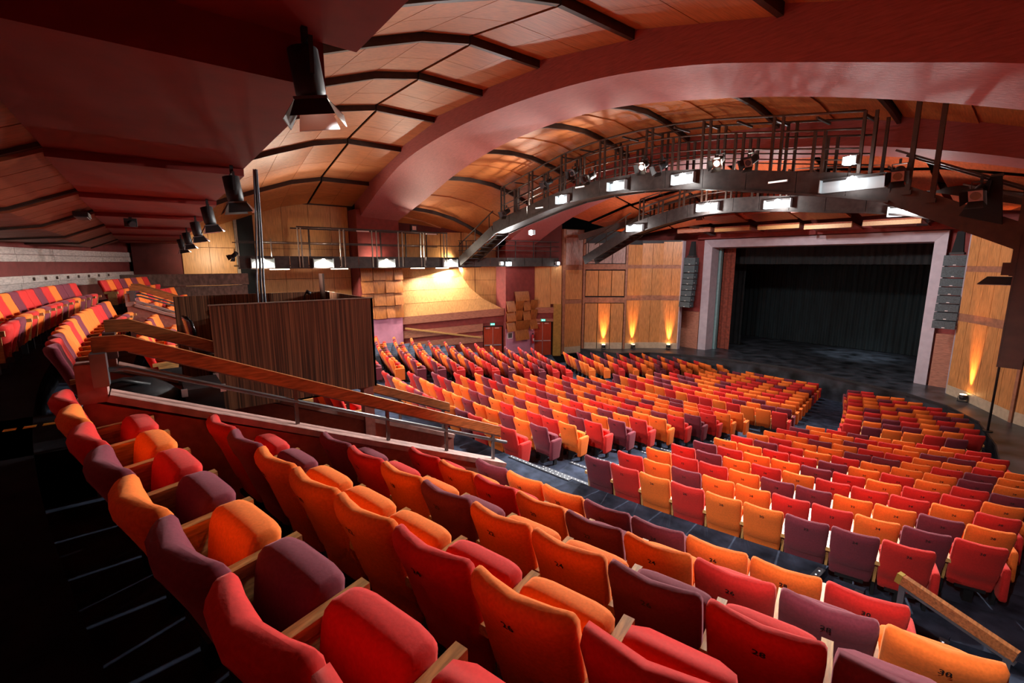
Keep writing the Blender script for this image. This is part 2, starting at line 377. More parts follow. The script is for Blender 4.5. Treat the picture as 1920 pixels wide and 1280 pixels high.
# pilaster one (carries the rear arch)
MB().box(-17.2, -15.75, -20.25, -17.7, -.5, 9.0).obj('pilaster', MAROON, WL)
MB().box(-15.76, -15.70, -20.25, -17.7, -.4, 2.75).obj('lilac_plaster', PINK, WL)
def ac_panel(x, y0, y1, z0, z1, tilt, m):   # a bowed plywood panel, top or bottom edge standing off the wall
    mb = MB(); rows = []; n = 4
    for j in range(n + 1):
        t = j / n; off = .06 + (tilt * (1 - t) if tilt > 0 else -tilt * t) + .02 * math.sin(math.pi * t)
        rows.append([(x + off, lerp(y0, y1, i / 3) , lerp(z0, z1, t)) for i in range(4)])
    mb.grid(rows); back = [[(p[0] - .025, p[1], p[2]) for p in r] for r in rows]; mb.grid(back)
    for r, b in ((rows[0], back[0]), (rows[-1], back[-1])): mb.grid([r, b], False)
    for i in (0, 3): mb.grid([[r[i] for r in rows], [r[i] for r in back]], False)
    return mb.obj('acoustic_panel', m, WL)
for rr in range(4):
    z1 = 5.68 - rr * .76; z0 = z1 - .74
    cols = [(-20.22, -19.5), (-19.5, -18.75), (-18.75, -18.2), (-18.2, -17.62)]
    for k, (a, b) in enumerate(cols):
        ac_panel(-15.74, a + .01, b - .01, z0 + .03 * ((k + rr) % 2), z1, (.10, .16, .06, .13)[(k + rr) % 4], W_PANEL)
lay = [(4.12, 3.5, [(-11.15, -9.95)]), (3.52, 2.85, [(-11.85, -11.15), (-11.15, -10.45), (-10.45, -9.85), (-9.85, -9.2)]),
       (2.87, 2.2, [(-11.85, -11.1), (-11.1, -10.5), (-10.5, -9.85), (-9.85, -9.25)]), (2.2, 1.55, [(-11.85, -11.15), (-11.15, -9.9), (-9.9, -9.2)]), (1.55, .88, [(-11.15, -9.95)])]
for rr, (z1, z0, cs) in enumerate(lay):
    for k, (a, b) in enumerate(cs): ac_panel(-12.82, a + .01, b - .01, z0, z1, (.16, -.12, .2, -.16)[(k + 2 * rr) % 4], W_PANEL)
# section between the pilasters: striped low wall, canted wood above
QA, QB = (-13.05, -11.8), (-15.9, -17.7)
TL = -.45
wallbox(MB(), QA, QB, 0, 1, -.6, 2.6, -.5, -.06).obj('wall_backing', MAROON, WL)
for z0, z1, d, m in ((2.62, 3.08, .12, W_BAND), (2.18, 2.62, .0, MAROON), (1.72, 2.18, .08, W_BAND), (1.42, 1.72, 0, MAROON), (1.0, 1.42, .06, W_BAND), (-.5, 1.0, 0, MAROON)):
    t0 = .0 if z0 >= 1.9 or z0 < -9 else .215
    wb(QA, QB, t0, 1, z0, z1, -.06, d, 'wall_board', m, WL, TL)
MB().bar((-13.65, -13.2, 1.18), (-15.6, -17.6, 1.95), .07, .10).obj('wall_handrail', OAK, WL)
def q2(t, z, d):
    e = Vector((QB[0]-QA[0], QB[1]-QA[1], 0)); nrm = Vector((-e.y, e.x, 0)).normalized(); p = Vector((*QA, 0)) + e * t + nrm * d
    return (p.x, p.y, z)
def bcurve(u):     # right-hand edge of the canted wood: u 0 bottom .. 1 top
    return .02 + .42 * (u ** .8) + .07 * math.sin(math.pi * u)
nz, nt_ = 4, 6
for j in range(nz):
    for i in range(nt_):
        u0, u1 = j / nz, (j + 1) / nz
        def pt(i, u):
            t = lerp(bcurve(u), 1.0, i / nt_); zb = 3.08 + TL * t
            return q2(t, lerp(zb, 5.85, u), lerp(.10, -.75, u ** 1.2))
        g = .004
        mb = MB().prism([pt(i + g, u0 + .003), pt(i + 1 - g, u0 + .003), pt(i + 1 - g, u1 - .003), pt(i + g, u1 - .003)], (-.04, .02, 0))
        mb.obj('canted_board', W_WALL, WL)
for j in range(3):
    for i in range(2):
        wb(QA, QB, .02 + i * .25, .265 + i * .25, 2.9 + j * .99, 3.87 + j * .99, -.95, -.9, 'wood_board', W_WALL, WL)
wallbox(MB(), QA, QB, -.05, 1.1, 2.6, 9.5, -1.2, -1.0).obj('wall_backing', MAROON_D, WL)
for i in range(5):
    wb(QA, QB, i * .2 + .004, (i + 1) * .2 - .004, 5.95, 7.9, -.98, -.92, 'wood_board', W_WALL, WL)
# rear side wall, wood boards; dark opening onto the gallery
MB().box(-17.3, -17.1, -31.5, -20.2, -.5, 11).obj('wall_backing', MAROON_D, WL)
ys = [-28.5, -27.35, -26.2, None, -25.3, -23.9, -22.5, -21.3, -20.3]
for a, b in zip(ys[:-1], ys[1:]):
    if a is None or b is None: continue
    for z0, z1 in ((2.5, 5.1), (5.11, 6.75), (6.76, 9.2)):
        box(-17.1, -17.04, a + .008, b - .008, z0, z1 - .01).obj('wood_board', W_WALL, WL)
MB().box(-17.02, -16.95, -26.2, -26.06, 4, 9).obj('door_stile', STEEL_L, WL)
MB().box(-17.09, -17.03, -26.05, -25.32, 4, 8.6).obj('dark_opening', CURT, WL)
# rear wall (curved) with two courses of pale boards
WB = empty('wall_rear'); struct(WB)
def arcwall(r, x0, x1, z0, z1, m, name, n=20, th=.2):
    xs = [lerp(x0, x1, i / n) for i in range(n + 1)]; mb = MB()
    mb.grid([[(x, yr(r, x), z0) for x in xs], [(x, yr(r, x), z1) for x in xs]], True)
    mb.grid([[(x, yr(r, x), z1) for x in xs], [(x, yr(r + th, x), z1) for x in xs]], False)
    mb.grid([[(x, yr(r, x), z0) for x in xs], [(x, yr(r + th, x), z0) for x in xs]], False)
    for xx in (x0, x1): mb.grid([[(xx, yr(r, xx), z0), (xx, yr(r, xx), z1)], [(xx, yr(r + th, xx), z0), (xx, yr(r + th, xx), z1)]], False)
    return mb.obj(name, m, WB)
arcwall(41.1, -17.6, 15, 4.0, 8.2, MAROON, 'plaster')
bx = [-17.5, -14.6, -11.4, -9.2, -6.4, -3.4, 0, 4]
for a, b in zip(bx[:-1], bx[1:]):
    arcwall(41.0, a + .01, b - .01, 6.03, 6.235, STRIPE, 'pale_board', 5, .1); arcwall(41.02, a + .01, b - .01, 6.25, 6.45, STRIPE, 'pale_board', 5, .1)
    arcwall(40.95, a + .01, b - .01, 5.38, 5.60, STRIPE, 'pale_board', 5, .15); arcwall(41.0, a + .01, b - .01, 5.16, 5.37, STRIPE, 'pale_board', 5, .1)
for x in (-2.2, -3.0, -3.8, -4.55, -5.3, -6.05, -9.8, -10.5, -11.2, -11.9, -12.6, -13.3, -14.0, -14.7):
    y = yr(40.93, x); box(x - .05, x + .05, y - .02, y + .02, 5.44, 5.54).obj('hook_plate', CONC, WB)
MB().box(-17.3, -16.6, -30.4, -28.6, 3.0, 8.2).obj('corner_wall', MAROON_D, WB)
cp = empty('conduit', (-5.0, yr(40.9, -5.0), 4.9)); tag(cp, 'thin grey conduit running down the striped rear wall', 'pipe')
MB().tube([(-4.55, yr(40.98, -4.55), 6.7), (-5.0, yr(40.9, -5.0), 5.3), (-5.05, yr(40.85, -5.05), 4.95)], .018).obj('tube', STEEL_L, cp)
# brown concrete parapet in front of the side wall
pc = empty('wall_parapet'); struct(pc)
MB().box(-13.3, -13.0, -30.75, -26.4, 2.5, 5.0).obj('lower_course', CONC, pc); MB().box(-13.35, -12.95, -30.8, -26.35, 5.03, 5.52).obj('upper_course', CONC, pc)
# right-hand wall beyond the frame
WRb = MB(); WRb.box(15.5, 15.8, -34, -7, -1, 11); struct(WRb.obj('wall_right_rear', MAROON))

# ---- doors in the left wall
def double_door(name, A, B, zb, zt, d, label):
    root = empty(name, (lerp(A[0], B[0], .5), lerp(A[1], B[1], .5), zb)); struct(root, label)
    wallbox(MB(), A, B, -.05, 1.05, zb, zt + .06, d - .06, d - .03).obj('door_frame', CURT, root)
    for t0, t1 in ((.02, .49), (.51, .98)):
        lf = wallbox(MB(), A, B, t0, t1, zb, zt, d - .02, d + .03).obj('door_leaf', DOORM, root)
        h = MB(); wallbox(h, A, B, t0 + .03, t1 - .03, zb + .98, zb + 1.05, d + .05, d + .1); h.obj('push_bar', SILVER, lf)
        lf.location = lf.location
        h2 = MB(); wallbox(h2, A, B, lerp(t0, t1, .3), lerp(t0, t1, .8), zt - .1, zt - .03, d + .03, d + .09); h2.obj('door_closer', SILVER, lf)
    wallbox(MB(), A, B, .488, .512, zb, zt, d + .03, d + .05).obj('meeting_strip', SILVER, root)
    return root
def along(A, B, t): return (lerp(A[0], B[0], t), lerp(A[1], B[1], t))
double_door('door_1', along(QA, QB, .02), along(QA, QB, .21), -.35, 1.85, .0, 'red double door with push bars left of the lilac pilaster')
double_door('door_2', along(PB, PA, .34), along(PB, PA, .99), -.33, 1.95, .0, 'red double door with push bars beside the ochre panel')
def exit_sign(p, rz, label):
    e = empty('exit_sign', p, rz); tag(e, label, 'sign', 'exit signs over the red doors')
    MB().box(-.14, .14, -.03, .03, 0, .13).obj('housing', GREEN, e, (0, 0, 0))
    MB().box(-.10, -.02, -.036, -.03, .03, .10).add([(.02, -.036, .065), (.07, -.036, .10), (.07, -.036, .03)], [(0, 1, 2)]).box(.07, .11, -.036, -.03, .05, .08).obj('pictogram', WSIGN, e, (0, 0, 0))
a = along(QA, QB, .12); exit_sign((a[0] + .12, a[1] - .05, 1.98), R_(64 - 0), 'green lit exit sign above the left red double door')
a = along(PB, PA, .66); exit_sign((a[0] + .12, a[1] - .05, 2.05), R_(58), 'green lit exit sign above the right red double door')
fx = empty('fire_extinguisher', (-12.68, -9.62, .55)); tag(fx, 'red fire extinguisher hung on the lilac pilaster beside the right door', 'extinguisher')
MB().tube([(0, 0, 0), (0, 0, .5), (0, 0, .56), (0, 0, .62)], [.085, .085, .06, .03], 12).obj('cylinder', REDX, fx, (0, 0, 0))
MB().box(.05, .09, -.05, .05, .18, .36).obj('instruction_label', LCDM, fx, (0, 0, 0)); MB().box(-.03, .06, -.02, .02, .62, .70).obj('valve', BLACK, fx, (0, 0, 0))
MB().tube([(0, .03, .64), (.03, .11, .5), (.02, .10, .2)], .014, 6).obj('hose', BLACK, fx, (0, 0, 0))
ns = empty('notice_board', (-12.80, -11.5, 1.05)); tag(ns, 'small framed evacuation plan on the lilac pilaster', 'notice')
MB().box(0, .02, -.21, .21, 0, .42).obj('frame', LCDM, ns, (0, 0, 0)); MB().box(.02, .025, -.16, .16, .05, .37).obj('plan_sheet', GREYST, ns, (0, 0, 0))
sk = empty('alarm_sounder', (-12.80, -9.55, 1.45)); tag(sk, 'small white alarm box above the fire extinguisher', 'alarm')
MB().box(0, .06, -.06, .06, 0, .14).obj('case', LCDM, sk, (0, 0, 0)); MB().box(.06, .07, -.035, .035, .03, .10).obj('grille', PINK, sk, (0, 0, 0))

# ---- arches
ARCH1 = [(-16.1, 8.49), (-12.59, 9.84), (-9.69, 10.66), (-5.38, 11.08), (-1.68, 11.08), (1.98, 10.79), (4.78, 10.27), (6.96, 9.65), (8.56, 9.15), (9.88, 8.73), (12.5, 7.7), (15.5, 6.0)]
ARCH1B = [(-15.9, 8.45), (-12.08, 9.39), (-9.27, 10.15), (-6.13, 10.74), (-3.3, 10.96), (-.54, 10.94), (1.63, 10.7), (4.16, 10.21), (6.1, 9.75), (8.07, 9.17), (9.72, 8.59), (12.5, 7.5), (15.5, 5.8)]
CEIL1 = [(-17.05, 9.1), (-14.23, 10.12), (-10.1, 11.13), (-6.84, 11.69), (-3.36, 11.79), (-.33, 11.79), (3.15, 11.38), (6.6, 10.6), (10.0, 9.6), (13.4, 8.3), (16, 7.0)]
ARCH2 = [(-13.2, 7.0), (-10.5, 8.25), (-8, 9.1), (-5, 9.8), (-2, 10.15), (1, 10.15), (4, 9.9), (6.2, 9.5), (9.06, 8.7), (12, 7.5), (15.5, 5.6)]
CE = empty('ceiling'); struct(CE)
def arch(name, f0, f1, top, y0, y1, x0=-16.6, x1=15.5, n=48):
    xs = [lerp(x0, x1, i / n) for i in range(n + 1)]
    mb = MB()
    mb.grid([[(x, y0, interp(top, x) + .5) for x in xs], [(x, y0, interp(f0, x)) for x in xs]], True)
    mb.grid([[(x, y0, interp(f0, x)) for x in xs], [(x, y1, interp(f1, x)) for x in xs]], True)
    mb.grid([[(x, y1, interp(f1, x)) for x in xs], [(x, y1, interp(top, x) + .5) for x in xs]], True)
    mb.grid([[(x, y1, interp(top, x) + .5) for x in xs], [(x, y0, interp(top, x) + .5) for x in xs]], True)
    return mb.obj(name, ARCHM, CE)
arch('arch_beam', ARCH1, ARCH1B, CEIL1, -20.0, -17.7)
ARCH2T = [(x, z + .55) for x, z in ARCH2]
arch('arch_beam', ARCH2, ARCH2, ARCH2T, -11.8, -9.4, -13.6)
# ---- ceiling boards
SX = [13.4, 10.0, 6.6, 3.15, -.33, -3.36, -6.84, -10.1, -14.23, -17.05]
def board(pts, m=W_CEIL, name='ceiling_board', th=.05):
    mb = MB().prism(pts, (0, 0, th)); return mb.obj(name, m, CE)
STEP = .22
for xa, xb in zip(SX[:-1], SX[1:]):
    za, zb = interp(CEIL1, xa), interp(CEIL1, xb)
    zb2 = zb + STEP * .75; za2 = za - STEP * .1
    def P(t, y, dz): return (lerp(xa - .03, xb + .03, t), y, lerp(za2, zb2, t) + dz)
    m = W_CEIL
    # flat bays next to the arch
    for (y0, y1) in ((-21.25, -20.0), (-22.4, -21.26)):
        for t0, t1 in ((0, .497), (.503, 1)):
            board([P(t0, y0, 0), P(t1, y0, 0), P(t1, y1, 0), P(t0, y1, 0)], m)
    # bays falling towards the rear, slightly dished
    prof = [(-22.52, -.02), (-23.9, -.30), (-25.3, -.80), (-26.8, -1.38), (-28.3, -2.05)]
    for (y0, d0), (y1, d1) in zip(prof[:-1], prof[1:]):
        for t0, t1 in ((0, .497), (.503, 1)):
            board([P(t0, y0 - .006, d0), P(t1, y0 - .006, d0), P(t1, y1 + .006, d1), P(t0, y1 + .006, d1)], m)
    # dark riser between neighbouring bays
    mb = MB(); mb.prism([(xb, -20.0, zb - STEP * .15), (xb, -22.45, zb - STEP * .15), (xb, -22.45, zb + .45), (xb, -20.0, zb + .45)], (-.12, 0, 0))
    mb.prism([(xb, -22.5, zb - STEP * .15)] + [(xb, y, zb + d - STEP * .15) for y, d in prof[1:]] + [(xb, y, zb + d + .45) for y, d in prof[:0:-1]] + [(xb, -22.5, zb + .45)], (-.12, 0, 0))
    mb.obj('bay_riser', STEELB, CE)
    # bays between the two arches
    def Z1(x): return interp(ARCH1B, x) + .22
    def Z2(x): return interp(ARCH2, x) + .75
    for k in range(4):
        ya, yb = lerp(-17.7, -11.8, k / 4), lerp(-17.7, -11.8, (k + 1) / 4)
        def Zm(x, y):
            s = (y + 17.7) / 5.9; return lerp(Z1(x), Z2(x), s) + .45 * math.sin(math.pi * s)
        for t0, t1 in ((0, .5), (.5, 1)):
            X0, X1 = lerp(xa - .05, xb + .05, t0), lerp(xa - .05, xb + .05, t1)
            board([(X0, ya + .005, Zm(X0, ya)), (X1, ya + .005, Zm(X1, ya) + .1 * t1), (X1, yb - .005, Zm(X1, yb) + .1 * t1), (X0, yb - .005, Zm(X0, yb))], W_CEIL)
    MB().prism([(xb, lerp(-17.7, -11.8, k / 6), Zm(xb, lerp(-17.7, -11.8, k / 6)) - .08) for k in range(7)] + [(xb, lerp(-17.7, -11.8, k / 6), Zm(xb, lerp(-17.7, -11.8, k / 6)) + .4) for k in range(6, -1, -1)], (-.1, 0, 0)).obj('bay_riser', STEELB, CE)
    # bays from the front arch down to the stage wall
    if abs(xa) < 12 and abs(xb) < 12:
        for k in range(3):
            ya, yb = lerp(-9.4, -2.6, k / 3), lerp(-9.4, -2.6, (k + 1) / 3)
            zf = lambda x, y: lerp(interp(ARCH2, x) + .45, 8.35 - .006 * x * x, (y + 9.4) / 6.8)
            g = .12
            board([(xa - g, ya + g, zf(xa, ya)), (xb + g, ya + g, zf(xb, ya)), (xb + g, yb - g, zf(xb, yb) + .12), (xa - g, yb - g, zf(xa, yb) + .12)], W_CEIL_LIT)
# dark roof void above everything
rv = MB(); rv.grid([[(lerp(-19, 17, i / 12), y, interp(CEIL1, lerp(-19, 17, i / 12)) + .75 + dz) for i in range(13)] for y, dz in ((-34, -1.4), (-29, -1.6), (-22.5, 0), (-17, 0), (-11, -.4), (-9, -.8), (2, -1.6))], False)
rv.obj('roof_void', CURT, CE)
# dark rafters and boxed reflectors above the proscenium
for s in (-1, 1):
    MB().bar((s*10.5, -7.6, 7.6), (s*6.2, -4.6, 9.0), .5, .35).obj('rafter', STEELB, CE); MB().bar((s*6.2, -4.6, 9.0), (s*5.2, -.6, 7.9), .4, .35).obj('rafter', STEELB, CE)
for x0, x1, z in ((-6.9, -4.6, 7.9), (-4.33, -2.2, 7.86), (-1.76, .42, 7.84), (.66, 2.8, 7.74), (3.25, 5.45, 7.76)):
    MB().box(x0, x1, -2.1, -1.9, z, z + .20).obj('reflector_lip', W_BAND if x0 < -5 else OAK, CE)
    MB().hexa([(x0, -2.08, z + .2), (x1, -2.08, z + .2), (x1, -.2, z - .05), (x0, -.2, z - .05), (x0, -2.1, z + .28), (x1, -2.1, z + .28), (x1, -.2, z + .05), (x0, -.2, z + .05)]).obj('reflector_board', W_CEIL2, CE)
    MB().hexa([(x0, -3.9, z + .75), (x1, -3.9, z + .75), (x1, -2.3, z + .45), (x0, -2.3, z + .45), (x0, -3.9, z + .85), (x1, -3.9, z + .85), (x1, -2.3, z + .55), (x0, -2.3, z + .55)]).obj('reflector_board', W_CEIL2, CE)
MB().box(-6.5, 6.5, -.25, .2, 7.55, 7.9).obj('header_band', MAROON, CE)
# ---- low red soffit over the rear walkway, stepping down along the arch
SOF = [(13.5, 7.05, 7.66), (7.05, 3.12, 7.33), (3.12, -.33, 7.23), (-.33, -3.36, 7.14), (-3.36, -6.84, 7.05), (-6.84, -10.1, 6.98), (-10.1, -14.2, 6.92), (-14.2, -16.9, 6.88)]
YF, YB = -28.66, -30.72
for k, (xa, xb, z) in enumerate(SOF):
    yf = YF + (.26 if k == 0 else 0)
    MB().box(xb, xa, YB, yf, z, z + 1.4).obj('soffit_box', REDSOF, CE)
    # boards of the rear ceiling behind the soffit
    for j in range(4):
        t0, t1 = j / 4, (j + 1) / 4
        X0, X1 = lerp(xa, xb, t0), lerp(xa, xb, t1) + .03
        pr = [(YB, z + .05), (-31.6, z - .33), (-32.8, 6.62), (-34.4, 6.48)]
        for (ya, zza), (yb, zzb) in zip(pr[:-1], pr[1:]):
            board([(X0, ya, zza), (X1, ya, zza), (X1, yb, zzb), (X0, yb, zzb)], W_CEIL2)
    MB().prism([(xb, y, zz - .05) for y, zz in pr] + [(xb, y, zz + .25) for y, zz in pr[::-1]], (.10, 0, 0)).obj('bay_riser', STEELB, CE)

# ================================================================== PARAPETS, RAILS, BOOTH
def ramp_parapet(x, label, cat='parapet'):
    e = empty('ramp_parapet', (x, -28.3, 3.0)); tag(e, label, cat, 'parapets beside the ramps')
    y0, y1, z0, z1 = -30.42, -26.2, 5.0, 3.2
    MB().prism([(x - .09, y0, 1.2), (x - .09, y1, 1.2), (x - .09, y1, z1 - .05), (x - .09, y0, z0 - .09)], (.18, 0, 0)).obj('wall_body', PARAP, e)
    MB().bar((x, y0 + .16, z0 - .09), (x, y1, z1 - .02), .25, .06).obj('sloped_cap', CAPM, e)
    MB().box(x - .10, x + .10, y0 - .02, y0 + .16, z0 - .12, z0 + .20).obj('end_block', CAPM, e)
def ramp_rail(x, label):
    e = empty('ramp_handrail', (x, -28.3, 4.0)); tag(e, label, 'handrail', 'handrails on the ramp parapets')
    y0, y1, z0, z1 = -30.12, -26.22, 5.34, 3.66
    h_ = .066
    MB().prism([(x - .028, y0 - .2, z0 - h_), (x - .028, y0, z0 - h_), (x - .028, y1, z1 - h_), (x - .028, y1, z1 + h_), (x - .028, y0, z0 + h_), (x - .028, y0 - .2, z0 + h_)], (.056, 0, 0)).obj('timber_rail', W_RAIL, e)
    MB().bar((x, y0 + .02, z0 - .075), (x, y1, z1 - .075), .045, .02).obj('steel_channel', GREYST, e)
    MB().tube([(x, y0 - .2, z0 - .21), (x, y0, z0 - .22), (x, y1 + .12, z1 - .20)], .022).obj('steel_mid_rail', GREYST, e)
    for t in (.33, .58, .78, .97):
        y = lerp(y0, y1, t); z = lerp(z0, z1, t); MB().bar((x, y, z - .44), (x, y, z - .05), .035).obj('post', GREYST, e)
    MB().box(x - .03, x + .125, y0 - .22, y0 - .12, z0 - .33, z0 - .06).obj('bracket_plate', GREYST, e)
for x, l in ((6.0, 'maroon sloping parapet beside the near upper seats'), (4.6, 'maroon sloping parapet on the far side of the near ramp'), (-4.6, 'maroon sloping parapet of the far ramp, booth side'), (-6.0, 'maroon sloping parapet of the far ramp, outer side')):
    ramp_parapet(x, l)
for x, l in ((6.0, 'timber and steel handrail above the parapet nearest the camera'), (4.6, 'timber handrail passing behind the zebrano booth'), (-4.6, 'timber handrail of the far ramp nearest the booth'), (-6.0, 'timber handrail of the far ramp by the concrete parapet')):
    ramp_rail(x, l)
# control booth
bo = empty('control_booth', (3.8, -28.4, 4.1)); tag(bo, 'open control booth with striped dark zebrano panels on a platform', 'booth')
BX0, BX1, BY0, BY1, BZ0, BZ1 = 2.62, 4.85, -29.4, -27.52, 4.29, 5.52
MB().box(BX1 - .03, BX1, BY0, BY1, BZ0, BZ1).obj('near_panel', ZEB, bo)
MB().box(BX0, BX0 + .03, BY0 - .25, BY1, BZ0 - .3, BZ1 - .01).obj('far_panel', ZEB, bo)
MB().box(BX0, BX1, BY1 - .03, BY1, BZ0, BZ1).obj('front_panel', ZEB, bo)
MB().box(BX1 - .04, BX1 + .005, BY0 - .01, BY1 + .01, BZ1, BZ1 + .012).obj('edge_strip', STEEL_L, bo)
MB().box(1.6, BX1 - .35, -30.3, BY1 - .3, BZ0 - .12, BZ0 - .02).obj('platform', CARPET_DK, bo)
MB().box(BX1 - .22, BX1 - .08, BY1 - .16, BY1 - .02, 1.5, BZ0).obj('post', PARAP, bo)
MB().box(BX0 + .03, BX1 - .04, BY1 - .6, BY1 - .04, 4.98, 5.02).obj('desk_top', STEELB, bo)
db = empty('upright_board', (2.95, -27.62, 5.02)); tag(db, 'narrow brown board standing upright in the control booth', 'board')
MB().box(-.10, .10, -.03, .0, 0, .80).obj('panel', STEELB, db, (0, 0, 0)); MB().box(-.12, .12, -.06, .03, 0, .02).obj('foot', W_FRAME, db, (0, 0, 0))
ml = empty('gooseneck_lamp', (2.95, -27.95, 5.02)); tag(ml, 'small black gooseneck lamp on the booth desk', 'lamp')
MB().tube([(0, 0, 0), (0, 0, .32), (.01, .03, .46), (.02, .06, .5)], .012, 6).obj('stem', BLACK, ml, (0, 0, 0)); MB().tube([(.02, .05, .52), (.03, .12, .48)], .03, 8).obj('head', BLACK, ml, (0, 0, 0)); MB().tube([(0, 0, 0), (0, 0, .015)], .05, 10).obj('base', BLACK, ml, (0, 0, 0))
oc = empty('office_chair', (3.1, -29.32, 4.27), R_(8)); oc.scale = (.88, .88, .86); tag(oc, 'glossy black office chair at the open end of the booth', 'chair')
MB().loft([(.42, 0, .30, .32, 0), (.45, 0, .42, .44, 0), (.50, 0, .44, .46, 0), (.53, 0, .40, .42, 0), (.545, 0, .28, .3, 0)], 16).obj('seat', GLOSSB, oc, (0, 0, 0))
MB().loft([(.66, -.22, .03, .24, .02), (.72, -.23, .06, .38, .03), (.90, -.25, .07, .42, .05), (1.08, -.28, .06, .40, .05), (1.16, -.30, .03, .26, .03)], 16).obj('backrest', GLOSSB, oc, (0, 0, 0))
MB().tube([(0, -.1, .44), (0, -.24, .50), (0, -.27, .80)], .022, 6).obj('back_stem', SILVER, oc, (0, 0, 0)); MB().tube([(0, 0, .06), (0, 0, .43)], .03, 8).obj('gas_column', BLACK, oc, (0, 0, 0))
for k in range(5):
    a = k * 2 * math.pi / 5; lg = MB().bar((0, 0, .08), (.28 * math.cos(a), .28 * math.sin(a), .06), .04, .04).obj('base_arm', BLACK, oc, (0, 0, 0))
    MB().tube([(.28 * math.cos(a), .28 * math.sin(a) - .015, .028), (.28 * math.cos(a), .28 * math.sin(a) + .015, .028)], .028, 8).obj('castor', BLACK, lg)
bg = empty('equipment_bag', (5.25, -30.2, UZ['Z'])); tag(bg, 'slumped black equipment bag lying behind the handrail', 'bag')
mb = MB(); rows = []
for i in range(9):
    t = i / 8; rr = .05 + .22 * math.sin(math.pi * t) ** .6
    rows.append([(.0 + rr * .9 * math.cos(a) + .02 * math.sin(9 * t + a * 3), lerp(-.45, .45, t), max(0, .16 + rr * .85 * math.sin(a) + .03 * math.sin(7 * t + 2 * a))) for a in [2 * math.pi * k / 12 for k in range(13)]])
mb.grid(rows); mb.obj('body', BAGM, bg, (0, 0, 0))
MB().tube([(.1, -.35, .25), (.16, -.2, .40), (.16, 0, .42), (.1, .2, .33)], .02, 6).obj('strap', BLACK, bg, (0, 0, 0)); MB().tube([(.17, -.34, .22), (.19, -.28, .30), (.18, -.20, .36)], .035, 8).obj('tape_roll', LCDM, bg, (0, 0, 0))
cc = empty('flight_case', (5.3, -29.58, UZ['Z'])); tag(cc, 'black flight case with silver corners between the bag and the booth panel', 'case')
MB().box(-.3, .3, -.16, .16, 0, .28).obj('body', BLACK, cc, (0, 0, 0))
for sx in (-.3, .3):
    for sy in (-.16, .16): MB().box(sx - .025, sx + .025, sy - .025, sy + .025, .22, .29).obj('corner', SILVER, cc, (0, 0, 0))
cb = empty('cable_bundle', (3.7, -28.72, 4.97)); tag(cb, 'bundle of grey cables hanging from the red soffit into the booth', 'cable')
for k in range(6):
    dx, dy = .022 * math.cos(k), .022 * math.sin(k)
    MB().tube([(3.35 + dx, -28.55 + dy, 7.3), (3.5 + dx * 1.6, -28.6 + dy * 1.6, 6.5), (3.72 + dx * 2.2, -28.68 + dy * 2.2, 5.7), (3.9 + dx * 2.5, -28.72 + dy * 2.5, 4.99)], .011, 6).obj('cable', CABLE if k % 2 else BLACK, cb)
# short handrail at the head of the right-hand exit steps
hr = empty('exit_handrail', (10.5, -24.3, 1.5)); tag(hr, 'short brown handrail with a brass end cap by the right aisle steps', 'handrail')
MB().bar((10.13, -24.24, 2.86), (10.95, -24.42, 2.70), .06, .10).obj('timber_rail', W_RAIL, hr)
MB().bar((10.12, -24.25, 2.795), (10.95, -24.43, 2.635), .05, .025).obj('steel_channel', GREYST, hr)
MB().bar((10.085, -24.23, 2.868), (10.13, -24.24, 2.86), .064, .104).obj('end_cap', GOLD, hr)
MB().bar((10.14, -24.25, 1.45), (10.14, -24.25, 2.80), .05).obj('post', GREYST, hr); MB().bar((10.9, -24.42, 1.5), (10.9, -24.42, 2.66), .05).obj('post', GREYST, hr)
# step nosings with LED dots
def nosing(a, b, z, w=.09, n=12):
    a = Vector((a[0], a[1], z)); b = Vector((b[0], b[1], z))
    o = MB().bar(a, b, w, .016).obj('step_nosing', NOSE, FL)
    mb = MB()
    for i in range(n):
        p = a + (b - a) * ((i + .5) / n); mb.box(p.x - .009, p.x + .009, p.y - .009 - .02 * (i % 2), p.y + .009 - .02 * (i % 2), z + .006, z + .014)
    mb.obj('led_dots', LEDM, o)
for s in (1, -1): nosing((s * 3.75, yr(31.47, 3.75) - .05), (s * 5.3, yr(31.47, 5.3) - .05), 1.988, n=18)
for i in range(12):
    r = RR[i] - .78
    for s in (1, -1):
        nosing((s * 3.75, yr(r, 3.75) - .05), (s * 5.3, yr(r, 5.3) - .05), RZ[i] + .008, n=18)
for k in range(4):
    x = 9.15 + .4 * k; nosing((x, yr(33.4, x)), (x + .02, yr(31.6, x)), 1.988 - .14 * k, .09, 14)
for k, y in enumerate((-29.55,)):
    nosing((6.35, -29.42), (6.42, -29.12), UZ['B'] + .01, .10, 5)
for x, y in ((11.15, -22.8), (11.25, -23.6)):
    nosing((x, y - .4), (x + .1, y + .4), RZ[1] + .16, .12, 12)

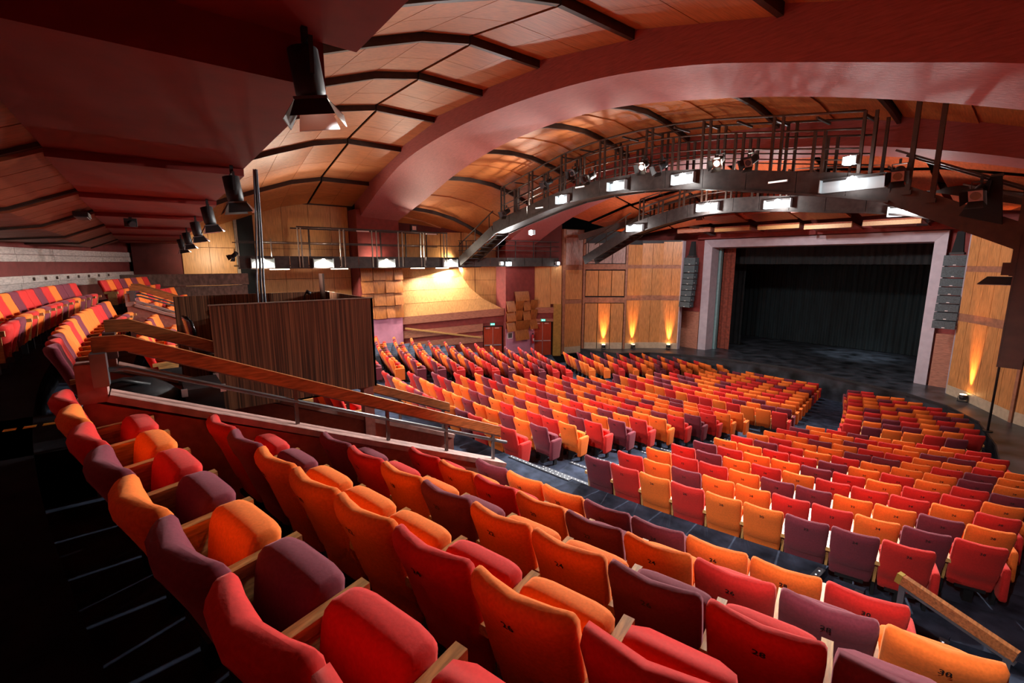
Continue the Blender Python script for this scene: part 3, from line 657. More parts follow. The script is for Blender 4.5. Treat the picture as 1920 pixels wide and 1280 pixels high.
# ================================================================== SEATS
def bk_levels(): return [(.20, .285, .04, .40, .0), (.215, .28, .075, .46, .01), (.30, .262, .085, .485, .02), (.395, .235, .088, .50, .03), (.41, .222, .100, .505, .03), (.55, .178, .105, .515, .035), (.70, .125, .105, .522, .05), (.80, .083, .108, .528, .058), (.88, .050, .116, .530, .064), (.935, .040, .112, .525, .066), (.962, .038, .08, .50, .064), (.972, .038, .035, .45, .06)]
def cu_levels(): return [(.20, .40, .06, .40, 0), (.22, .40, .12, .46, 0), (.36, .425, .15, .48, -.01), (.50, .455, .17, .485, -.015), (.595, .480, .185, .488, -.02), (.645, .492, .175, .482, -.02), (.67, .496, .14, .46, -.02), (.68, .496, .08, .41, -.02)]
ME = {}
for c in FAB:
    ME['back', c] = MB().loft(bk_levels(), 18, .45).mesh('backrest', FAB[c])
    ME['cush', c] = MB().loft(cu_levels(), 20, .34).mesh('seat_cushion', FAB[c])
    for s in (1, -1):
        mb = MB(); mb.loft([(.17, .30, .26, .075, 0), (.20, .31, .31, .09, 0), (.50, .35, .36, .09, 0), (.60, .36, .36, .09, 0), (.63, .36, .32, .07, 0)], 12, .35)
        mb.v = [(x + s * .315, y, z) for x, y, z in mb.v]; ME['end', c, s] = mb.mesh('end_panel', FAB[c])
def arm_mesh(s):
    mb = MB(); x = s * .275
    mb.hexa([(x - .028, .17, .545), (x + .028, .17, .545), (x + .028, .61, .58), (x - .028, .61, .58), (x - .028, .17, .60), (x + .028, .17, .60), (x + .028, .61, .632), (x - .028, .61, .632)])
    return mb.mesh('armrest', OAK)
def sup_mesh(s):
    x = s * .275; return MB().hexa([(x - .016, .30, .22), (x + .016, .30, .22), (x + .016, .48, .22), (x - .016, .48, .22), (x - .016, .24, .545), (x + .016, .24, .545), (x + .016, .54, .575), (x - .016, .54, .575)]).mesh('side_standard', OAK)
for s in (1, -1): ME['arm', s] = arm_mesh(s); ME['sup', s] = sup_mesh(s)
ME['ped'] = MB().box(-.05, .05, .24, .36, 0, .24).box(-.16, .16, .22, .42, .19, .23).box(.255, .295, .33, .43, 0, .22).mesh('pedestal', BLACK)
NUM = {}
def num_mesh(t):
    if t not in NUM:
        cu = bpy.data.curves.new('num', 'FONT'); cu.body = t; cu.size = .06; cu.align_x = 'CENTER'; cu.align_y = 'CENTER'; cu.offset = .0012; cu.resolution_u = 2
        o = bpy.data.objects.new('num', cu); col.objects.link(o)
        dg = bpy.context.evaluated_depsgraph_get(); me = bpy.data.meshes.new_from_object(o.evaluated_get(dg))
        bpy.data.objects.remove(o); me.name = 'seat_number'; me.materials.clear(); me.materials.append(INK)
        # stand it on the back of the backrest
        L = bk_levels()
        for v in me.vertices:
            x, z = v.co.x, .855 + v.co.y
            for a, b in zip(L[:-1], L[1:]):
                if a[0] <= z <= b[0]: break
            q = (z - a[0]) / (b[0] - a[0]); yc, th, wd, cv = (lerp(a[k], b[k], q) for k in (1, 2, 3, 4))
            v.co = (x, yc - th / 2 * .998 + cv * (2 * x / wd) ** 2 - .0012, z)
        NUM[t] = me
    return NUM[t]
seats = []   # dict(block,row,idx,theta,r,z,color,num,end)
ORD = ['first', 'second', 'third', 'fourth', 'fifth', 'sixth', 'seventh', 'eighth', 'ninth', 'tenth', 'eleventh', 'twelfth', 'thirteenth', 'fourteenth', 'fifteenth', 'sixteenth', 'seventeenth', 'eighteenth', 'nineteenth', 'twentieth']
CODE = {'o': 'orange', 'r': 'red', 'p': 'plum'}
rng = random.Random(5)
def fill(code, n):
    code = list(code)
    while len(code) < n:
        c = rng.choices('orp', (.47, .30, .23))[0]
        if len(code) > 1 and code[-1] == code[-2] == c: continue
        code.append(c)
    return code[:n]
def row(block, rowname, r, zf, xleft, n, code, first_num=None, ref='', ends=(0, 0), step=2, rev=False, group=''):
    """n seats from plan x = xleft (left edge of first back) rightwards, or leftwards when rev"""
    code = fill(code, n); dth = .55 / r
    th0 = math.asin(max(-.99, min(.99, xleft / r)))
    for i in range(n):
        th = th0 + (i + .5) * dth if not rev else th0 - (i + .5) * dth + dth
        if block in 'PMG':      # no seat where the stage apron stands
            sx_, sy_ = r * math.sin(th), 7 - r * math.cos(th)
            ex = interp([(-11, 9.9), (-8.2, 9.45), (-5.4, 8.7), (-3.6, 7.5), (-2.5, 5.9), (-1.9, 4.0), (-1.05, 0.0)], sy_ + .45) if sy_ + .45 < -1.05 else 0
            if abs(sx_) + .32 > ex: continue
        e = None
        if i == 0 and ends[0]: e = -1 if not rev else 1
        if i == n - 1 and ends[1]: e = 1 if not rev else -1
        seats.append(dict(block=block, row=rowname, i=i, th=th, r=r, z=zf, c=CODE[code[i]], num=str(first_num + step * i) if first_num else None, ref=ref, end=e, rev=rev, group=group))
# upper near block
U = [('A', 'rprpopr'.replace('rprpopr', 'rorpopr'), 8, 14, 'rearmost row of the near upper block'), ('B', 'rpooororo'[:5] + 'ror', 9, 14, 'second row from the back, near upper block'),
     ('C', 'propoopr', 9, 14, 'middle row of the near upper block'), ('D', 'roroporpo', 9, 14, 'fourth row from the back, near upper block'), ('E', 'pooppoor', 8, 16, 'front row of the near upper block')]
for k, code, n_, num, nm in U:
    row('U', nm, UR[k], UZ[k], 6.2, n_, code, num, 'the ramp wall', (0, 1 if k in 'ED' else 0), group='seats of the near upper block')
# rear stalls, right block
RC = ['pror oopp r'.replace(' ', ''), 'ropoorrопr'.replace('о', 'o').replace('п', 'p'), 'orroppoopo', 'rporor rror'.replace(' ', ''), 'prooprorro', 'oorrporo rp'.replace(' ', ''), 'rprorooopo', 'oroopporpo', 'oopорrooro'.replace('о', 'o').replace('р', 'r'), 'rropooppoo', 'poorroorro', 'orpooro r'.replace(' ', '')]
RN = [9, 10, 10, 10, 10, 10, 10, 10, 10, 9, 9, 8]
RX = [5.40, 5.43, 5.45, 5.46, 5.46, 5.48, 5.46, 5.45, 5.5, 5.48, 5.5, 5.62]
for i in range(12):
    row('R', ORD[i] + ' row of the right rear stalls', RR[i], RZ[i], RX[i], RN[i], RC[i], 20, 'the stair aisle', (1 if i > 2 else 0, 1), group='seats of the right rear stalls')
# rear stalls, centre block (counted from the stair aisle, leftwards)
LC = ['rorporrproo', 'popoopooroopr', 'orroroppooprp', 'rpopopoopororo'[:13], 'poprorrooprpo', 'roporop', 'ooprrop', 'rporoop', 'poorpro', 'roropoo', 'oropoor', 'orroppo']
for i in range(12):
    row('L', ORD[i] + ' row of the centre rear stalls', RR[i], RZ[i], 3.08 + .018 * i, 13, LC[i], 18, 'the stair aisle', (1, 1), -2 if i < 0 else 2, True, group='seats of the centre rear stalls')
# left rear stalls
for i in range(12):
    n_ = 12 if i < 4 else 12 - (i // 4)
    row('F', ORD[i] + ' row of the left rear stalls', RR[i], RZ[i], -6.0, n_, '', None, 'the far stair aisle', (1, 0), 2, True, group='seats of the left rear stalls')
# front stalls
PN = [6, 7, 7, 7, 7, 7, 7, 6, 5, 4, 3]
PC = ['rpoorp', 'roppoor']
for j in range(11):
    th = R_(18.0 + .26 * j); row('P', ORD[j] + ' row of the right front stalls', PR[j], PZ[j], PR[j] * math.sin(th), PN[j], PC[j] if j < 2 else '', None, 'the front aisle', (1, 0), group='seats of the right front stalls')
    nC = int(2 * R_(12.6) / (.55 / PR[j]))
    row('M', ORD[j] + ' row of the centre front stalls', PR[j], PZ[j], PR[j] * math.sin(R_(12.4)) - .3, nC, '', None, 'the front aisle', (1, 1), 2, True, group='seats of the centre front stalls')
    nL = [13, 13, 12, 11, 10, 9, 8, 7, 6, 5, 4][j]
    row('G', ORD[j] + ' row of the left front stalls', PR[j], PZ[j], -PR[j] * math.sin(R_(18.0)) - .5, min(nL, 10), '', None, 'the far front aisle', (1, 0), 2, True, group='seats of the left front stalls')
# upper centre and far blocks
for k, nm in (('A', 'rear row of the centre upper block'), ('B', 'second row of the centre upper block'), ('C', 'third row of the centre upper block'), ('D', 'fourth row of the centre upper block'), ('E', 'front row of the centre upper block')):
    x0, n_ = -4.35, 15
    if k in 'BC': n_ = 10
    if k in 'DE': n_ = 12
    row('V', nm, UR[k], UZ[k], x0, n_, 'oprrooopor' if k == 'A' else '', None, 'the far ramp', (0, 0), group='seats of the centre upper block')
row('Z', 'back row against the striped wall', UR['Z'], UZ['Z'], -6.05, 15, 'rppo rprrporo'.replace(' ', ''), None, 'the far aisle', (0, 0), group='seats of the back row')
row('Y', 'far back row beside the concrete parapet', UR['Z'], UZ['Z'], -8.6, 8, 'rorpopor', None, 'the rear wall gap', (0, 0), 2, True, group='seats of the far back row')
for k in 'AB': row('X', ('rear' if k == 'A' else 'second') + ' row of the far upper block', UR[k], UZ[k], -6.9, 10, '', None, 'the far parapet', (0, 0), 2, True, group='seats of the far upper block')

fw = Vector((-math.sin(YAW) * math.cos(R_(9.7)), math.cos(YAW) * math.cos(R_(9.7)), -math.sin(R_(9.7))))
rt = Vector((math.cos(YAW), math.sin(YAW), 0)); upv = rt.cross(fw)
for s in seats:
    x = s['r'] * math.sin(s['th']); y = 7 - s['r'] * math.cos(s['th'])
    s['p'] = Vector((x, y, s['z'])); d = s['p'] + Vector((0, 0, .8)) - CAM
    dep = d.dot(fw); s['dist'] = d.length
    s['vis'] = dep > .3 and abs(d.dot(rt) / dep) < 1.18 and abs(d.dot(upv) / dep) < .80
near = sorted([s for s in seats if s['vis'] and not (s['block'] == 'V' and s['row'][:5] in ('fourt', 'front'))], key=lambda s: s['dist'])[:300]
ids = {id(s) for s in near}
def build_seat(s):
    e = empty('theatre_seat', s['p'], s['th'])
    tail = ('numbered %s ' % s['num']) if s['num'] and s['block'] in 'UR' else ''
    tag(e, '%s %sseat, %s from %s, %s' % (s['c'], '', ORD[s['i']], s['ref'], s['row']), 'seat', s['group'])
    c = s['c']; z0 = (0, 0, 0)
    link('backrest', ME['back', c], e, z0); link('seat_cushion', ME['cush', c], e, z0)
    if s['end'] != 1: link('armrest', ME['arm', 1], e, z0); link('side_standard', ME['sup', 1], e, z0)
    link('pedestal', ME['ped'], e, z0)
    if s['end'] != -1 and (s['i'] == 0 and not s['rev'] or s['rev'] and s['i'] == 12):
        link('armrest', ME['arm', -1], e, z0); link('side_standard', ME['sup', -1], e, z0)
    if s['end']: link('end_panel', ME['end', c, s['end']], e, z0)
    if s['num']: link('seat_number', num_mesh(s['num']), e, z0)
for s in near: build_seat(s)
# the remaining, smaller seats: one object
lo = {}
def arrays(mb): return np.array(mb.v), mb.f
bl = bk_levels(); cl = cu_levels()
LB = MB().loft([bl[i] for i in (1, 3, 4, 6, 8, 10)], 10, .45); LCU = MB().loft([cl[i] for i in (1, 4, 6)], 8, .45)
LA = MB().box(.247, .303, .18, .52, .55, .62).box(.26, .29, .26, .48, .2, .55); LP = MB().box(-.06, .06, .22, .38, 0, .25)
LE = {1: MB().box(.27, .36, .16, .53, .18, .63), -1: MB().box(-.36, -.27, .16, .53, .18, .63)}
V = []; F = []; MI = []; SM = []; nv = 0
mats = [FAB['orange'], FAB['red'], FAB['plum'], OAK, BLACK]; mi = {'orange': 0, 'red': 1, 'plum': 2}
for s in seats:
    if id(s) in ids: continue
    ca, sa = math.cos(s['th']), math.sin(s['th']); Rm = np.array([[ca, -sa, 0], [sa, ca, 0], [0, 0, 1]])
    for mb, k in [(LB, mi[s['c']]), (LCU, mi[s['c']]), (LA, 3), (LP, 4)] + ([(LE[s['end']], mi[s['c']])] if s['end'] else []):
        a = np.array(mb.v) @ Rm.T + np.array(s['p']); V.append(a)
        for f, sm in zip(mb.f, mb.smooth): F.append([i + nv for i in f]); MI.append(k); SM.append(sm)
        nv += len(a)
me = bpy.data.meshes.new('distant_seats'); me.from_pydata(np.concatenate(V).tolist(), [], F)
for m in mats: me.materials.append(m)
me.polygons.foreach_set('material_index', MI); me.polygons.foreach_set('use_smooth', SM); me.update()
tag(link('distant_seats', me), 'the many small orange, red and plum seats further from the camera', 'seats', None, 'stuff')

# ================================================================== GALLERY AND CATWALKS
def flood(p, target, watts, label, size=(.75, .30), warm=False, group='floodlights on the catwalks', cone=150, dirx=1, glow=.05):
    """white reflector box with a lamp in it, hung on a fascia; faces -y (dirx=0) or +x (dirx=1)"""
    e = empty('floodlight', p); tag(e, label, 'floodlight', group)
    w2, h = size[0] / 2, size[1]
    if dirx == 0:
        MB().box(-w2, w2, .02, .05, -h, 0).obj('reflector_back', WHITE_REF, e, (0, 0, 0))
        for s in (-1, 1): MB().box(s * w2 - .012, s * w2 + .012, -.14, .05, -h, .06).obj('side_cheek', WHITE_REF, e, (0, 0, 0))
        MB().box(-w2, w2, -.15, .05, .045, .06).obj('hood', STEEL, e, (0, 0, 0))
        MB().tube([(0, -.06, -.06), (0, -.09, -.06), (0, -.13, -.06), (0, -.16, -.06)], [.10, .135, .125, .07], 16).obj('lamp', LAMPW if warm else LAMP, e, (0, 0, 0))
        lp = Vector(p) + Vector((0, -.22, -.05))
    else:
        MB().box(-.05, -.02, -w2, w2, -h, 0).obj('reflector_back', WHITE_REF, e, (0, 0, 0))
        for s in (-1, 1): MB().box(-.05, .14, s * w2 - .012, s * w2 + .012, -h, .06).obj('side_cheek', WHITE_REF, e, (0, 0, 0))
        MB().box(-.05, .15, -w2, w2, .045, .06).obj('hood', STEEL, e, (0, 0, 0))
        MB().tube([(.05, 0, -.04), (.08, 0, -.04), (.12, 0, -.04), (.15, 0, -.04)], [.07, .10, .095, .05], 14).obj('lamp', LAMPW if warm else LAMP, e, (0, 0, 0))
        lp = Vector(p) + Vector((.2, 0, -.06))
    cl_ = (1, .87, .70) if warm else (1.0, .97, .93)
    if watts:
        spot_light('flood_light', lp, target, watts, cl_, cone, 1.0, .05, e)
        if glow:
            d = bpy.data.lights.new('flood_spill', 'POINT'); d.energy = watts * glow; d.color = cl_; d.shadow_soft_size = .08
            o = bpy.data.objects.new('flood_spill', d); col.objects.link(o); o.parent = e; o.location = (lp - Vector(p)) * 2.6
    return e
def barn_spot(p, aim, label, scale=1.0, lit=False, group='spotlights with barn doors', watts=0, col_=(1, .93, .85), cone=60):
    """theatre spot hanging from its yoke at p, nose along aim"""
    e = empty('stage_spotlight', p); tag(e, label, 'spotlight', group)
    q = Vector(aim).normalized().to_track_quat('Z', 'Y').to_matrix(); k = scale; off = Vector((0, 0, -.20 * k))
    def T(mb): mb.v = [tuple(q @ (Vector(v) * k) + off) for v in mb.v]; return mb
    T(MB().tube([(0, 0, -.16), (0, 0, -.15), (0, 0, .14), (0, 0, .20)], [.07, .105, .105, .09], 14)).obj('housing', BLACK, e, (0, 0, 0))
    T(MB().box(-.115, .115, -.115, .115, .19, .21)).obj('colour_frame', GREYST, e, (0, 0, 0))
    T(MB().tube([(0, 0, .205), (0, 0, .215)], .085, 14)).obj('lens', LAMPW if lit else GLOSSB, e, (0, 0, 0))
    for s, ax in ((1, 0), (-1, 0), (1, 1), (-1, 1)):
        if ax == 0: pts = [(s*.11, -.11, .21), (s*.11, .11, .21), (s*.20, .15, .34), (s*.20, -.15, .34)]; th = (s*.006, 0, .003)
        else: pts = [(-.11, s*.11, .21), (.11, s*.11, .21), (.15, s*.20, .34), (-.15, s*.20, .34)]; th = (0, s*.006, .003)
        T(MB().prism(pts, th)).obj('barn_door', SILVER if (lit and s > 0) else BLACK, e, (0, 0, 0))  # glow on the leaves of lit fixtures put into the colour as silver
    y = MB(); y.bar((-.14 * k, 0, -.01), (.14 * k, 0, -.01), .03 * k, .015 * k); y.bar((-.14 * k, 0, 0), (-.125 * k, 0, -.24 * k), .03 * k, .012 * k); y.bar((.14 * k, 0, 0), (.125 * k, 0, -.24 * k), .03 * k, .012 * k); y.box(-.02 * k, .02 * k, -.02 * k, .02 * k, 0, .10 * k)
    y.obj('yoke', BLACK, e, (0, 0, 0))
    if watts: spot_light('spot_beam', Vector(p) + off + Vector(aim).normalized() * .38 * k, Vector(p) + off + Vector(aim) * 5, watts, col_, cone, .8, .05, e)
    return e
# spots under the red soffit
ss = [(7.22, 7.66, 1.0, (.05, .12, -1), True), (3.3, 7.33, 1.0, (.0, .12, -1), True), (-.15, 7.23, 1.0, (.0, .15, -1), True), (-3.15, 7.14, 1.0, (0, .15, -1), True), (-6.6, 7.05, 1.0, (.0, .15, -1), True), (-9.9, 6.98, 1.0, (.0, .2, -1), True)]
lab = ['black spotlight with open barn doors, nearest under the red soffit', 'second black spotlight along the red soffit', 'third black spotlight along the red soffit', 'fourth black spotlight along the red soffit', 'fifth black spotlight along the red soffit', 'farthest black spotlight along the red soffit']
for (x, z, k, aim, lit), l in zip(ss, lab):
    e_ = barn_spot((x, -28.84, z - .10), aim, l, k, lit, 'spotlights along the red soffit', 0)
    spot_light('house_beam', (x, -28.80, z - .62), (x * .75 if x > -5 else x * 1.15, -19.5 if x > -5 else -15, 1.2), HOUSE_W * (.55 if 3 < x < 4 else (1.3 if x < -2 else 1)), (1, .95, .90), 36 if 3 < x < 4 else 66, .6, .06, e_)
e_ = barn_spot((10.6, -28.75, 7.56), (0, .12, -1), 'added black spotlight under the red soffit, out of view above the camera', 1.0, True, 'spotlights along the red soffit', 0)  # unseen spot added past the row to light the right-hand floor
spot_light('house_beam', (10.6, -28.7, 7.0), (9.8, -20.5, 1.3), HOUSE_W * .55, (1, .95, .90), 66, .6, .06, e_)
pj = empty('ceiling_projector', (-3.3, -30.1, 7.05)); tag(pj, 'small black projector fixed under the red soffit', 'projector')
MB().box(-.16, .16, -.12, .12, -.22, -.04).obj('case', BLACK, pj, (0, 0, 0)); MB().tube([(.16, 0, -.15), (.26, .04, -.18)], .07, 10).obj('lens', GLOSSB, pj, (0, 0, 0)); MB().box(-.03, .03, -.03, .03, -.05, .0).obj('bracket', BLACK, pj, (0, 0, 0))
el = empty('emergency_light', (-2.9, -30.9, 7.08)); tag(el, 'flat black light unit at the edge of the red soffit', 'light')
MB().box(-.4, .4, -.12, .12, -.12, -.02).obj('case', BLACK, el, (0, 0, 0)); MB().box(-.38, .38, -.1, .1, -.14, -.12).obj('diffuser', GREYST, el, (0, 0, 0))

# side gallery along the left wall
GX = -14.5
ORD0 = ['first', 'second', 'third', 'fourth', 'fifth', 'sixth']
ga = empty('side_gallery', (GX, -17, 5.75)); tag(ga, 'dark steel lighting gallery running along the left wall', 'gallery')
MB().box(GX - 1.3, GX, -26.5, -7.2, 5.80, 5.88).obj('deck', STEEL, ga)
yb = [-26.5, -25.7, -24.2, -23.3, -21.7, -20.7, -19.0, -18.0, -16.6, -15.4, -13.4, -11.6, -9.6, -7.2]
for a, b in zip(yb[:-1], yb[1:]): MB().box(GX - .02, GX + .02, a + .015, b - .015, 5.75, 6.32).obj('fascia_panel', STEEL, ga)
MB().box(GX - .04, GX + .06, -26.5, -7.2, 5.70, 5.76).obj('bottom_angle', STEEL, ga)
for a in (-26.45, -25.0, -23.6): MB().bar((GX, a, 5.75), (GX, a, 7.15), .05).obj('post', STEEL_L, ga)
for a, b in ((-24.0, -21.55), (-21.4, -19.55), (-19.4, -17.75), (-17.6, -16.3), (-16.15, -15.0)):
    pass
for a in (-23.75, -23.6, -21.65, -21.45, -19.9, -19.65, -18.35, -18.1, -16.9, -16.7, -15.35, -15.15):
    MB().bar((GX + .03, a, 5.72), (GX + .03, a, 7.78), .055).obj('post', STEEL_L, ga)
MB().bar((GX + .03, -23.8, 7.78), (GX + .03, -15.1, 7.78), .07).obj('top_rail', STEEL, ga); MB().bar((GX - 1.2, -23.8, 7.78), (GX - 1.2, -15.1, 7.78), .07).obj('top_rail', STEEL, ga)
for z in (7.0,): MB().bar((GX, -26.5, z), (GX, -8, z), .045).obj('mid_rail', STEEL, ga)
MB().bar((GX - 1.2, -26.5, 6.98), (GX - 1.2, -8, 6.98), .045).obj('back_rail', STEEL, ga)
for a in (-14.2, -13.2, -12.2, -11.2, -10.2, -9.2, -8.2): MB().bar((GX, a, 6.3), (GX, a, 7.3), .045).obj('post', STEEL, ga)
for a in (-22.9, -21.0, -18.9, -17.3, -15.9): MB().bar((GX - 1.2, a, 5.85), (GX - 1.2, a, 7.78), .06).obj('back_post', STEEL, ga)
for a in (-20.4, -16.2): box(GX + .02, GX + .06, a - .35, a + .35, 7.66, 7.72).obj('batten_light', LCDM, ga)
for a, l in ((-25.45, 'leftmost white floodlight box on the gallery fascia'), (-22.6, 'second white floodlight box on the gallery fascia'), (-19.15, 'third white floodlight box on the gallery fascia'), (-14.95, 'fourth white floodlight box, beside the gallery stair')):
    flood((GX + .05, a, 6.16), (GX - 1.2, a, 3.0), 260, l, (1.0, .42), True, 'floodlights on the side gallery', 150, 1, .02)
# the gallery steps out in front of the second pilaster
GP = [(-14.5, -14.3), (-12.4, -12.1), (-12.0, -7.95)]
for (ax, ay), (bx_, by_) in zip(GP[:-1], GP[1:]):
    nseg = 3
    for k in range(nseg):
        wallbox(MB(), (ax, ay), (bx_, by_), k / nseg + .004, (k + 1) / nseg - .004, 5.75, 6.30, -.02, .02).obj('fascia_panel', STEEL, ga)
        p = (lerp(ax, bx_, (k + .5) / nseg), lerp(ay, by_, (k + .5) / nseg)); MB().bar((*p, 6.3), (*p, 7.35), .045).obj('post', STEEL, ga)
    for z in (6.75, 7.05, 7.35): MB().bar((ax, ay, z), (bx_, by_, z), .04).obj('mid_rail', STEEL, ga)
MB().prism([(-14.5, -14.3, 5.78), (-12.4, -12.1, 5.78), (-12.0, -7.95, 5.78), (-12.86, -9.3, 5.78), (-12.86, -11.85, 5.78), (-14.5, -13.0, 5.78)], (0, 0, .07)).obj('deck', STEEL, ga)
flood((-12.33, -12.0, 6.0), (-5, -18, 1), 800, 'bright floodlight on the gallery in front of the lilac pilaster', (.34, .2), False, 'floodlights on the side gallery', 150, 1, .02)
flood((-12.55, -12.4, 6.0), (-5, -18, 1), 120, 'small floodlight just left of the bright gallery flood', (.2, .16), False, 'floodlights on the side gallery', 150, 1, .02)
flood((-11.93, -8.15, 6.0), (-5, -13, 1), 140, 'small floodlight at the gallery end beside the wooden tower', (.24, .16), False, 'floodlights on the side gallery', 150, 1, .02)
barn_spot((GX + .1, -26.6, 6.55), (-.7, -.5, -.5), 'small black spotlight at the rear end of the gallery', .9, False, 'spotlights with barn doors')
spot_light('gallery_wash', (GX - .4, -27.2, 6.2), (-17.1, -27.4, 5.9), 120, (1, .82, .6), 120, .8, .1, ga)
for a in (-22.4, -19.4, -14.6):
    spot_light('gallery_wash', (GX - .5, a, 6.1), (-17.2, a, 6.6), 60, (1, .82, .6), 130, .8, .1, ga)
for k_, a in enumerate((-24.6, -21.6, -16.9, -15.2, -13.6, -8.6)):  # battens added under the deck to brighten the wood wall
    bt = empty('added_wall_batten', (GX - .5, a, 5.72)); tag(bt, 'added tube batten under the gallery deck lighting the wood wall, %s from the rear' % ORD0[k_], 'added batten light', 'added battens under the gallery')
    MB().box(-.05, .05, -.5, .5, -.04, .04).obj('case', STEEL, bt, (0, 0, 0)); MB().tube([(0, -.46, -.06), (0, .46, -.06)], .02, 8).obj('tube', LAMPW, bt, (0, 0, 0))
    d = bpy.data.lights.new('batten_light', 'AREA'); d.shape = 'RECTANGLE'; d.size = .1; d.size_y = 1.0; d.energy = 135; d.color = (1, .88, .72)
    o = bpy.data.objects.new('batten_light', d); col.objects.link(o); o.parent = bt; o.location = (-.02, 0, -.10); o.rotation_euler = (0, R_(-30 if a < -12 else 25), 0)
for k_, a in enumerate((-25.0, -22.2, -17.2)):
    uf = empty('ceiling_flood', (GX - .6, a, 5.9)); tag(uf, 'low black floodlight on the gallery deck washing the ceiling, %s from the rear' % ORD0[k_], 'floodlight', 'ceiling floods on the gallery deck')
    MB().box(-.16, .16, -.22, .22, .05, .28).obj('case', BLACK, uf, (0, 0, 0)); MB().box(-.13, .13, -.19, .19, .28, .29).obj('lens', LAMPW, uf, (0, 0, 0)); MB().box(-.1, .1, -.1, .1, 0, .05).obj('foot', BLACK, uf, (0, 0, 0))
    spot_light('ceiling_wash', (GX - .6, a, 6.3), (-6.5, -23.2 if a < -20 else -15.5, 10.6), 620, (1, .86, .68), 110, 1.0, .15, uf)
gs = empty('gallery_speaker', (GX, -17.35, 7.8)); tag(gs, 'small black speaker box standing on the gallery top rail', 'speaker')
MB().box(-.12, .12, -.17, .17, .02, .36).obj('cabinet', BLACK, gs, (0, 0, 0)); MB().box(.12, .13, -.12, .12, .08, .30).obj('grille', STRIPE, gs, (0, 0, 0))

def catwalk(name, label, prof, y0, y1, xs_split, stairs, right_stairs, cage):
    e = empty(name, (0, (y0 + y1) / 2, interp(prof, 0))); tag(e, label, 'catwalk', 'lighting catwalks spanning the hall')
    Zf = lambda x: interp(prof, x)
    xs = xs_split
    for a, b in zip(xs[:-1], xs[1:]):
        for yy in (y0, y1):
            MB().hexa([(a + .01, yy - .02, Zf(a)), (b - .01, yy - .02, Zf(b)), (b - .01, yy + .02, Zf(b)), (a + .01, yy + .02, Zf(a)), (a + .01, yy - .02, Zf(a) + .62), (b - .01, yy - .02, Zf(b) + .62), (b - .01, yy + .02, Zf(b) + .62), (a + .01, yy + .02, Zf(a) + .62)]).obj('fascia_panel', STEEL, e)
        MB().hexa([(a, y0, Zf(a) + .05), (b, y0, Zf(b) + .05), (b, y1, Zf(b) + .05), (a, y1, Zf(a) + .05), (a, y0, Zf(a) + .10), (b, y0, Zf(b) + .10), (b, y1, Zf(b) + .10), (a, y1, Zf(a) + .10)]).obj('deck_plate', STEEL, e)
        MB().bar((a, y0 - .05, Zf(a) - .03), (b, y0 - .05, Zf(b) - .03), .10, .06).obj('bottom_flange', STEEL, e)
    # stringers and treads of the end stairs
    for (xa, xb) in stairs + right_stairs:
        za, zb = Zf(xa), Zf(xb); n = max(5, int(abs(zb - za) / .2))
        for yy in (y0, y1):
            MB().bar((xa, yy, za + .2), (xb, yy, zb + .2), .05, .55).obj('stringer', STEELB if (xa, xb) in right_stairs else STEEL, e)
            MB().bar((xa, yy, za + 1.25), (xb, yy, zb + 1.25), .05).obj('handrail', STEELB, e)
        for i in range(n):
            t = (i + .5) / n; MB().box(lerp(xa, xb, t) - .13, lerp(xa, xb, t) + .13, y0, y1, lerp(za, zb, t) + .05, lerp(za, zb, t) + .09).obj('tread', STEEL, e)
        for t in (.1, .5, .9): MB().bar((lerp(xa, xb, t), y0, lerp(za, zb, t) + .3), (lerp(xa, xb, t), y0, lerp(za, zb, t) + 1.25), .04).obj('post', STEELB, e)
    # cage of posts and rails
    ca, cb_, hgt, stp = cage; k = 0; x = ca; tops = []
    while x <= cb_ + .01:
        for yy in (y0, y1):
            tall = hgt if k % 2 == 0 else hgt - .45
            MB().bar((x, yy, Zf(x) + .6), (x, yy, Zf(x) + tall), .075).obj('post', STEELB, e)
            MB().bar((x + .26, yy, Zf(x + .26) + .6), (x + .26, yy, Zf(x + .26) + tall), .075).obj('post', STEELB, e)
        MB().bar((x, y0, Zf(x) + hgt - .1), (x, y1, Zf(x) + hgt - .1), .06).obj('cross_bar', STEELB, e)
        x += stp; k += 1
    n = 14
    for yy in (y0, y1):
        for dz, wd in ((hgt, .07), (hgt - .45, .06), (1.25, .05), (.95, .04)):
            MB().tube([(lerp(ca, cb_, i / n), yy, Zf(lerp(ca, cb_, i / n)) + dz) for i in range(n + 1)], wd / 2, 6).obj('rail', STEELB, e)
    return e, Zf
CW1 = [(-14.3, 5.8), (-12.6, 6.75), (-10.7, 7.55), (-7.8, 8.15), (-4.7, 8.72), (-1.5, 8.84), (1.5, 8.62), (3.9, 8.22), (5.7, 7.9), (7.2, 7.6), (9.2, 6.6), (10.6, 5.9)]
c1, Z1f = catwalk('lighting_catwalk', 'arched dark steel catwalk nearer the camera, crossing under the ceiling', CW1, -14.4, -13.4, [-10.6, -9.1, -7.6, -6.0, -4.4, -2.8, -1.2, .4, 1.9, 3.4, 4.9, 6.2, 7.2], [(-14.2, -10.6)], [(7.2, 10.6)], (-9.8, 6.44, 2.2, 1.16))
CW2 = [(-10.2, 5.88), (-8.2, 6.85), (-6.5, 7.58), (-2.9, 8.33), (-1.35, 8.44), (1.1, 8.34), (3.65, 8.06), (5.6, 7.86), (7.5, 7.4), (9.5, 6.6)]
c2, Z2f = catwalk('lighting_catwalk', 'arched steel catwalk nearer the stage, behind the first one', CW2, -7.5, -6.5, [-6.5, -5.3, -4.1, -2.9, -1.7, -.5, .7, 2.0, 3.4, 4.8, 6.2, 7.5], [(-10.1, -6.5)], [(7.5, 9.5)], (-5.9, 5.35, 1.75, 1.25))
